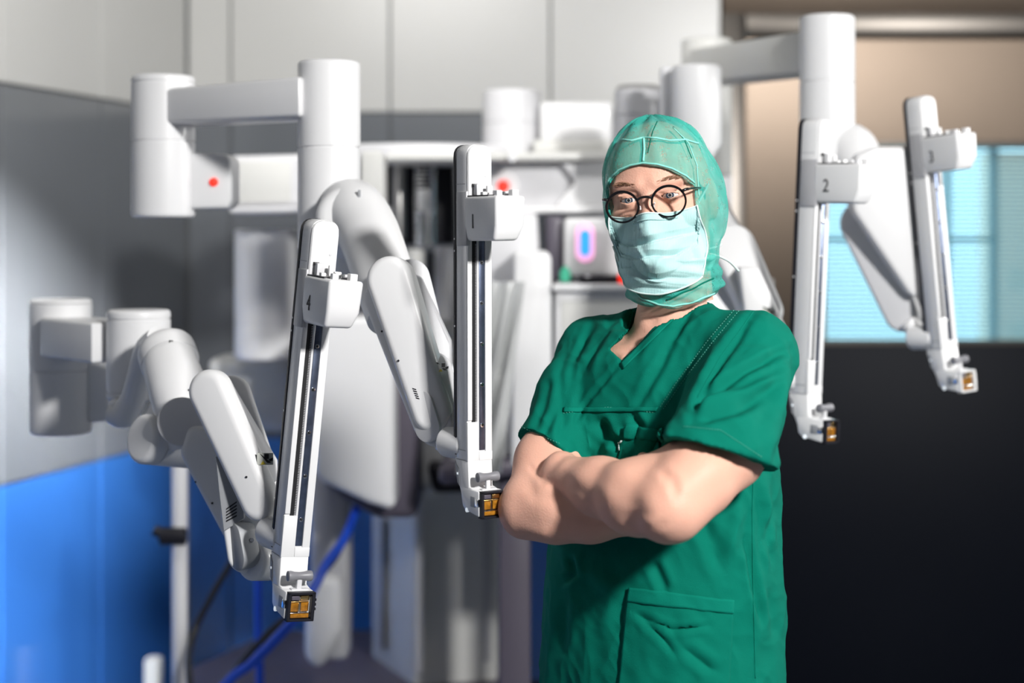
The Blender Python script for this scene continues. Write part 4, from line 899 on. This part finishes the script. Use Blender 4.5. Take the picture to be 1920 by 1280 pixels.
def tuck_hand(g_, w_, d1, d2, side):
    """palm from the wrist along d1 then fingers curling along d2"""
    d1 = d1 / np.linalg.norm(d1); d2 = d2 / np.linalg.norm(d2); side = side / np.linalg.norm(side)
    p = w_ + d1 * .045
    for s_ in (-.024, -.008, .008, .024): g_.cone(w_ + side * s_ * .6, p + side * s_, .019, .013, .012)
    for s_, L_ in ((-.027, .062), (-.009, .072), (.009, .076), (.027, .070)):
        q0 = p + side * s_ + d1 * .008; q1 = q0 + (d1 * .6 + d2 * .4) * L_ * .5; q2 = q1 + (d1 * .2 + d2 * .9) * L_ * .33; q3 = q2 + d2 * L_ * .22
        g_.chain([(q0, .0098), (q1, .0090), (q2, .0082), (q3, .0074)], .003, .02)
    t0 = w_ + side * .022 + d1 * .01; t1 = t0 + side * .022 + d1 * .022; t2 = t1 + side * .006 + d1 * .026
    g_.chain([(t0, .014), (t1, .0115), (t2, .0095)], .005, .02)
tuck_hand(c2, WL, np.array((.30, .92, -.25)), np.array((.55, .6, -.45)), np.array((-.1, -.2, -.9)))
tuck_hand(a, WR, np.array((.62, .22, .75)), np.array((.55, .65, .5)), np.array((-.75, .1, .6)))
for arr in (a, c2):
    pass
# arms blend only into their own shoulder; elsewhere they touch with a crease
U = np.minimum(a.F, c2.F)
sl, x, y, z = b.sub(b.lo, b.lo + b.n * b.h)
b.F = np.minimum(b.F, U)
vs, fs = b.mesh(); vs = smooth(vs, fs, 3, .5); N = normals(vs, fs); disp = np.zeros(len(vs))
LA = [([(1060, 850), (1025, 890), (1018, 905)], -.002, 6), ([(1120, 975), (1170, 990), (1250, 985)], .0025, 12), ([(1170, 1000), (1200, 960), (1190, 930)], -.003, 14), ([(985, 900), (1005, 930), (1040, 930)], -.0025, 10),
      ([(960, 985), (1010, 1000), (1080, 1000)], .002, 10), ([(1235, 880), (1260, 900), (1270, 935)], -.004, 9), ([(1040, 870), (1100, 900), (1160, 940)], .002, 14), ([(1180, 985), (1225, 990), (1255, 975)], -.0025, 8),
      ([(1060, 900), (1120, 950)], -.0015, 9), ([(1265, 930), (1330, 880), (1380, 850)], .002, 18), ([(990, 870), (1010, 895), (1020, 905)], -.002, 5), ([(1213, 592), (1222, 602), (1232, 594)], -.004, 9), ([(1195, 600), (1165, 640)], -.003, 8)]
disp += folds(vs, N, LA) * .5
for i in range(len(vs)):
    x, y, z = vs[i]; disp[i] += .0008 * noise.noise(Vector((x * 30, y * 30, z * 30)))
vs = vs + N * disp[:, None]
bv, bf = vs, fs
# ---- head (local frame: x to picture right, y back, z up, origin at eye level inside the skull)
hg = Grid((-.10, -.14, -.17), (.10, .125, .135), .0014)
def head_base(q, o, neck=True):
    q.ell((0, .012, .022), (.0765 + o, .098 + o, .094 + o), .02)
    q.ell((0, -.035, -.050), (.058 + o, .058 + o, .070 + o), .03)
    q.cone((0, -.060, -.095), (0, -.066, -.100), .026 + o, .022 + o, .02)
    for t in (-1, 1):
        q.cone((t * .045, .0, -.075), (t * .012, -.055, -.098), .020 + o, .020 + o, .02)
        q.ell((t * .044, -.052, -.030), (.026 + o, .026 + o, .022 + o), .015)
        q.cone((t * .012, -.083, .020), (t * .046, -.071, .022), .009 + o, .008 + o, .012)
        q.ell((t * .076, .018, -.012), (.010 + o, .020 + o, .032 + o), .006)
    q.ell((0, -.056, .045), (.050 + o, .026 + o, .035 + o), .02)
    if neck: q.cone((0, .03, -.05), (0, .028, -.165), .060, .057, .03)
head_base(hg, 0)
for s in (-1, 1): hg.ell((s * .0315, -.095, -.002), (.0185, .017, .0135), .010, 'cut')
hg.chain([((0, -.079, .014), .010), ((0, -.089, -.008), .009), ((0, -.101, -.030), .0105), ((0, -.108, -.042), .012)], .008)
for s in (-1, 1): hg.ell((s * .013, -.094, -.044), (.009, .013, .009), .006)
hg.cone((-.020, -.090, -.068), (.020, -.090, -.068), .006, .006, .006); hg.cone((-.016, -.090, -.078), (.016, -.090, -.078), .007, .007, .006)
EY = -.0715; ER_ = .0125
for s in (-1, 1):
    hg.ell((s * .0315, EY, 0), (.0146, .0146, .0140), .004)
    sl, x, y, z = hg.sub((s * .0315 - .03, -.13, -.03), (s * .0315 + .03, -.06, .03)); xx = (x - s * .0315) + 0 * y + 0 * z
    q = 1 - (xx / .0150) ** 2; d = np.maximum(np.maximum(z - .0036 * q, -.0036 * q - z), y + .074 - 0 * x); hg.comb(sl, (d * .8).astype(np.float32), 0, 'cut')
    hg.cone((s * .0315 - .013, -.083, .0085), (s * .0315 + .013, -.083, .0085), .0022, .0022, .003)
    hg.ell((s * .0315, EY, 0), (ER_ - .0005,) * 3, 0, 'cut')
hv, hf = hg.mesh(); hv = smooth(hv, hf, 1, .5)
HM3 = (Matrix.Rotation(math.radians(-7), 3, 'Y') @ Matrix.Rotation(math.radians(-17), 3, 'Z') @ Matrix.Rotation(math.radians(1), 3, 'X'))
eyew = P(1216, 371, 2.385); HT = eyew - HM3 @ Vector((0, -.083, 0)); HM = Matrix.Translation(HT) @ HM3.to_4x4()
Rn = np.array(HM3); Tn = np.array(HT)
hvw = hv @ Rn.T + Tn
body = np_mesh('body', np.concatenate([bv, hvw]), np.concatenate([bf, hf + len(bv)]), 'skin', MAN)
# freckle/blush variation of the skin colour
nt = M['skin'].node_tree
for s in (-1, 1):
    e = bmesh.new(); bmesh.ops.create_uvsphere(e, u_segments=32, v_segments=20, radius=ER_); e.transform(Matrix.Translation((s * .0315, EY, 0)))
    eb = mk('eye', e, 'eye', MAN, HM, 180)
    gz = Vector((.10, -.985, .01)).normalized(); ce = Vector((s * .0315, EY, 0))
    for nm, rr, dd, mm in (('iris', .0060, .0001, 'iris'), ('pupil', .0026, .0006, 'black')):
        r0 = math.sqrt(ER_ ** 2 - rr ** 2); mk(nm, bm_cyl(ce + gz * (r0 - .001), ce + gz * (ER_ + dd - (.0006 if nm == 'iris' else .0005)), rr, .0006, 24), mm, eb, HM, 60)
    bb = bmesh.new()
    random.seed(3)
    for i in range(70):
        u = random.random(); x0 = s * (.013 + .034 * u); z0 = .0195 + .005 * math.sin(u * 2.4) + random.uniform(-.0025, .0025); y0 = -.0925 + .010 * u + .0015
        bm_tube([V(x0, y0, z0), V(x0 + s * .005, y0 - .0012, z0 + .002), V(x0 + s * .008, y0 + .001, z0 + .0022)], .00022, 4, bb, 1)
    ebw = mk('eyebrow', bb, 'brow', MAN, HM, 180); ebw['kind'] = 'stuff'
# hair cap just under the hood
hh_ = Grid((-.10, -.11, -.06), (.10, .13, .14), .0026)
hh_.ell((0, .016, .024), (.0785, .0985, .0960), .01)
sl, x, y, z = hh_.sub(hh_.lo, hh_.lo + hh_.n * hh_.h); hh_.comb(sl, (.070 - z - (y + .09) * .85 + 0 * x).astype(np.float32) * -1 * -1, 0, 'cut')
cv, cf = hh_.mesh(); cv = smooth(cv, cf, 2); cw = cv @ Rn.T + Tn; np_mesh('hair', cw, cf, 'hair', MAN)
# ---- hood
h = Grid((-.115, -.16, -.20), (.125, .14, .145), .0018)
head_base(h, .0055, False); h.ell((0, .014, .022), (.0835, .1050, .1010), .01)
h.ell((.078, .020, -.015), (.020, .036, .060), .015); h.ell((-.074, .015, -.02), (.015, .030, .05), .012)
h.cone((.003, .004, -.075), (.008, -.004, -.165), .070, .076, .03); h.cone((0, -.040, -.098), (.004, -.028, -.165), .050, .052, .03)
hw = None
slo = h.sub(h.lo, h.lo + h.n * h.h); x, y, z = slo[1:]
# work in the world frame for the face opening
Xw = Rn[0, 0] * x + Rn[0, 1] * y + Rn[0, 2] * z + Tn[0]; Yw = Rn[1, 0] * x + Rn[1, 1] * y + Rn[1, 2] * z + Tn[1]; Zw = Rn[2, 0] * x + Rn[2, 1] * y + Rn[2, 2] * z + Tn[2]
px = 960 + Xw / Yw * F; py = HZ + (CH - Zw) / Yw * F
face = [(1139, 352), (1146, 337), (1162, 322), (1182, 313), (1205, 309), (1232, 312), (1258, 320), (1282, 333), (1302, 350), (1305, 400), (1302, 460), (1240, 500), (1170, 480), (1145, 420)]
d = np.maximum(poly_sd(px, py, face) / F * 2.4, y + .022 - .0 * x); h.comb(slo[0], d.astype(np.float32), 0, 'cut')
# lower rim of the neck part, slanting
rim = (py - (577 - (px - 1250) ** 2 * .0034)) / F * 2.4
h.comb(slo[0], (-rim).astype(np.float32), .004, 'cut')
vs, fs = h.mesh(); vs = smooth(vs, fs, 2); N = normals(vs, fs)
for i in range(len(vs)):
    x, y, z = vs[i]; ang = math.atan2(x, -(y - .02))
    dd = .0016 * noise.noise(Vector((x * 45, y * 45, z * 22)))
    if z > .035: t = min(1, (z - .035) / .05); dd += t * (.0032 * math.sin(ang * 15 + 3 * noise.noise(Vector((x * 20, y * 20, z * 8)))) * (.4 + .6 * abs(noise.noise(Vector((ang * 2, z * 9, 3))) * 2)))
    if z < -.10: dd += .0018 * math.sin(z * 300 + x * 95 + 4 * noise.noise(Vector((x * 14, y * 14, z * 14))))
    elif abs(x) > .05: dd += .0016 * math.sin(ang * 22 + z * 60)
    vs[i] += N[i] * dd
vw = vs @ Rn.T + Tn
HOOD = np_mesh('surgical_hood', vw, fs, 'hood', MAN); HOOD['label'] = 'thin mint green surgical hood covering head and neck'
bvh = BVHTree.FromPolygons([tuple(v) for v in vw], [tuple(f) for f in fs.tolist()])
def hseam(name, pts, r, off=.0008, m='hood_edge'):
    q = onsurf(pts, 3, off)
    if len(q) > 3: return mk(name, bm_tube(q, r, 6, None, 1), m, HOOD, ang=180)
hseam('face_binding', [(1136, 353), (1143, 335), (1160, 319), (1181, 310), (1205, 305.5), (1233, 308), (1260, 316), (1285, 329), (1304, 345)], .0016)
hseam('front_seam', [(1207, 258), (1208, 280), (1206, 306)], .0018)
hseam('band_seam', [(1165, 262), (1185, 264), (1207, 258), (1230, 259), (1255, 264), (1285, 262), (1312, 270)], .0017)
hseam('side_seam', [(1262, 240), (1290, 268), (1306, 310), (1310, 370)], .0010)
hseam('top_seam', [(1232, 228), (1224, 246), (1219, 268), (1214, 290)], .0008, .0004, 'scrub')
hseam('top_seam', [(1262, 238), (1283, 262), (1298, 300)], .0008, .0004, 'scrub')
hseam('neck_fold', [(1186, 540), (1205, 560), (1235, 571), (1262, 574), (1300, 566), (1342, 548)], .0016)
hseam('neck_fold', [(1250, 562), (1300, 540), (1340, 520)], .0012, .001, 'scrub')
# ---- mask, in head space
def mask_pt(u, v):
    """u -1..1 across, v 0..1 down"""
    phi = u * (1.18 + .05 * v); w_ = .0715 + .003 * math.sin(v * 3) - .010 * max(0, v - .6) * 2.2
    x = w_ * math.sin(phi) * 1.02 + .002; dep = .088 + .004 * math.exp(-((v - .02) / .25) ** 2) + .012 * math.exp(-(phi / .30) ** 2) * (1 - v) * 1.6 + .018 * math.sin(math.pi * min(1, v * .9 + .12)) * math.cos(phi)
    y = .004 - dep * (math.cos(phi) ** .8 if math.cos(phi) > 0 else 0) - .010 * math.exp(-(phi / .5) ** 2)
    z = -.027 - .117 * v + .012 * abs(u) ** 2 * (1 - v) * .6 + .018 * abs(u) ** 1.5 * v + .006 * math.exp(-(phi / .25) ** 2) * (1 - v) ** 2
    if v > .8: y += (v - .8) * .05
    pl = 0
    for c, a_ in ((.34, .0075), (.56, .0075), (.78, .008)):
        cc_ = c + .05 * math.sin(u * 3 + c * 9) * (1 - abs(u)); t = (v - cc_) / .085
        if -1 < t < 0: pl -= a_ * (1 + t) * (1 - u * u * .7)
        elif 0 <= t < .25: pl -= a_ * (1 - t * 4) * (1 - u * u * .7)
    pl += .0050 * noise.noise(Vector((u * 3.2, v * 6, 2))) + .0028 * math.sin((u * 4 - v * 7)) * math.sin(v * 3.1)
    pl += .006 * math.exp(-((u + .25 - .6 * (v - .4)) / .07) ** 2) * (v > .3) * math.sin(min(1, (v - .3) * 3) * 3.1) + .006 * math.exp(-((u - .2 + .9 * (v - .5)) / .08) ** 2) * (v > .35) * math.sin(min(1, max(0, v - .35) * 2.4) * 3.1)
    y -= pl * 1.0; return Vector((x, y, z))
hl = (vw - Tn) @ Rn
bvl = [BVHTree.FromPolygons([tuple(v) for v in q_], [tuple(f) for f in f_.tolist()]) for q_, f_ in ((hl, fs), (hv, hf))]
mask_raw = mask_pt
def mask_pt(u, v):
    p = mask_raw(u, v)
    for t_ in bvl:
        for dx, dz in ((0, 0), (.003, 0), (-.003, 0), (0, .003), (0, -.003)):
            l_, n_, i_, d_ = t_.ray_cast(Vector((p.x * .97 + dx, -.3, p.z + dz)), Vector((0, 1, 0)))
            if l_ is not None and l_.y < .02 and l_.y - .0028 < p.y: p.y = l_.y - .0028
    return p
bmk = bmesh.new(); nu, nv = 110, 110
gr = [[bmk.verts.new(mask_pt(-1 + 2 * i / nu, j / nv)) for i in range(nu + 1)] for j in range(nv + 1)]
for j in range(nv):
    for i in range(nu): bmk.faces.new((gr[j][i], gr[j + 1][i], gr[j + 1][i + 1], gr[j][i + 1]))
MASK = mk('face_mask', bmk, 'mask', MAN, HM, 180); MASK['label'] = 'pale mint pleated surgical mask'
sd = MASK.modifiers.new('solid', 'SOLIDIFY'); sd.thickness = .0008
for u in (-1, 1): mk('mask_edge', bm_tube([mask_pt(u, v / 12) + V(0, -.0006, 0) for v in range(13)], .0014, 6, None, 2), 'tie', MASK, HM, 180)
mk('mask_edge', bm_tube([mask_pt(-1 + u / 12, 0) + V(0, -.0008, 0) for u in range(25)], .0012, 6, None, 2), 'tie', MASK, HM, 180)
mk('mask_edge', bm_tube([mask_pt(-1 + u / 12, 1) + V(0, -.0008, 0) for u in range(25)], .0014, 6, None, 2), 'tie', MASK, HM, 180)
mk('nose_clip', bm_tube([mask_pt(-.32 + u * .08, .075) + V(0, -.0012, 0) for u in range(11)], .0013, 6, None, 2), 'mask', MASK, HM, 180)
def strap(name, pts, r=.0016): return mk(name, bm_tube([Vector(p) for p in pts], r, 8, None, 5), 'tie', MASK, None, 180)
strap('tie', [P(1303, 398, 2.40), P(1311, 378, 2.405), P(1322, 358, 2.42), P(1331, 338, 2.46), P(1330, 328, 2.50)])
strap('tie', [P(1143, 412, 2.42), P(1139, 400, 2.44), P(1137, 385, 2.47)], .0014)
strap('tie', [P(1303, 468, 2.395), P(1315, 480, 2.41), P(1326, 484, 2.44)], .0028)
strap('tie', [P(1330, 466, 2.49), P(1345, 462, 2.51), P(1352, 458, 2.52)], .002)
strap('tie', [P(1332, 476, 2.49), P(1352, 482, 2.53), P(1370, 492, 2.55), P(1385, 508, 2.56)], .002)
strap('tie', [P(1150, 462, 2.43), P(1156, 478, 2.42), P(1160, 490, 2.42)], .0018)
hk = mk('hood_knot', bm_tube([P(1322, 478, 2.46), P(1330, 484, 2.45), P(1338, 482, 2.46), P(1334, 492, 2.46), P(1328, 505, 2.45)], .004, 8, None, 5, [.003, .005, .004, .005, .003]), 'hood_edge', HOOD, None, 180)
# ---- glasses
GM = HM @ Matrix.Translation((0, -.0058, .0)); lc = []
for s in (-1, 1):
    c = Vector((s * .0350, -.1035, -.0085)); tiltm = Matrix.Rotation(math.radians(s * 5), 3, 'Z')
    ring = [c + tiltm @ Vector((.0252 * math.cos(t), 0, .0228 * math.sin(t))) for t in [2 * math.pi * i / 48 for i in range(49)]]
    lc.append((c, tiltm))
GLS = mk('eyeglasses', bm_tube([V(-.0115, -.105, -.001), V(-.005, -.1065, .002), V(.005, -.1065, .002), V(.0115, -.105, -.001)], .0019, 10, None, 5), 'frame', MAN, GM, 180)
GLS['label'] = 'thin round black eyeglasses'
for s, (c, tm) in zip((-1, 1), lc):
    b_ = bmesh.new(); nn = 56; rings = []
    for i in range(nn):
        t = 2 * math.pi * i / nn; rad = Vector((math.cos(t), 0, math.sin(t))); thick = .0014 + .0006 * max(0, math.sin(t))
        pc = Vector((.0250 * math.cos(t), 0, .0226 * math.sin(t)))
        rings.append([b_.verts.new(c + tm @ (pc + rad * thick * a_ + Vector((0, .0017 * b0, 0)))) for a_, b0 in ((-1, -1), (1, -1), (1, 1), (-1, 1))])
    for i in range(nn):
        for j in range(4): b_.faces.new((rings[i][j], rings[(i + 1) % nn][j], rings[(i + 1) % nn][(j + 1) % 4], rings[i][(j + 1) % 4]))
    mk('rim', b_, 'frame', GLS, GM, 50)
    lb = bmesh.new(); vv = [lb.verts.new(c + tm @ Vector((.0242 * math.cos(2 * math.pi * i / 40), 0, .0218 * math.sin(2 * math.pi * i / 40)))) for i in range(40)]; lb.faces.new(vv)
    mk('lens', lb, 'lens', GLS, GM)
    x0 = s * .0590
    mk('hinge', bm_tube([V(s * .0565, -.103, .004), V(s * .061, -.1015, .0055), V(s * .0645, -.096, .006)], .0023, 8, None, 4), 'frame', GLS, GM, 180)
    mk('temple', bm_tube([V(s * .0645, -.096, .006), V(s * .0695, -.06, .006), V(s * .074, -.01, .004)], .0017, 8, None, 4), 'frame', GLS, GM, 180)
    mk('nose_pad', bm_tube([V(s * .013, -.100, -.008), V(s * .0105, -.0965, -.011), V(s * .0105, -.0955, -.016)], .0013, 8, None, 4), 'lens' if False else 'cover', GLS, GM, 180)
# ---- trousers and shoes (below the picture)
tq = Grid((-.05, 2.2, .02), (.52, 2.68, 1.0), .008)
for s in (-1, 1): tq.chain([(T(s * .09, 0, .93), .105), (T(s * .10, .01, .52), .080), (T(s * .115, -.01, .10), .066)], .03)
tq.cone(T(-.07, 0, .93), T(.07, 0, .93), .11, .11, .03)
vs, fs = tq.mesh(); vs = smooth(vs, fs, 2); np_mesh('scrub_trousers', vs, fs, 'scrub', MAN)
for s in (-1, 1):
    q = Grid(T(s * .115, .05, 0) - np.array((.2, .2, .0)) + np.array((0, 0, -.01)), T(s * .115, .05, 0) + np.array((.2, .2, .13)), .006)
    q.chain([(T(s * .115, -.05, .040), .036), (T(s * .12, .06, .036), .036), (T(s * .13, .14, .030), .030)], .02); q.cone(T(s * .115, -.03, .05), T(s * .115, -.02, .10), .04, .045, .02)
    sl, x, y, z = q.sub(q.lo, q.lo + q.n * q.h); q.comb(sl, (z + 0 * x + 0 * y - .001).astype(np.float32), 0, 'cut')
    vs, fs = q.mesh(); np_mesh('shoe', smooth(vs, fs, 2), fs, 'white_soft', MAN)
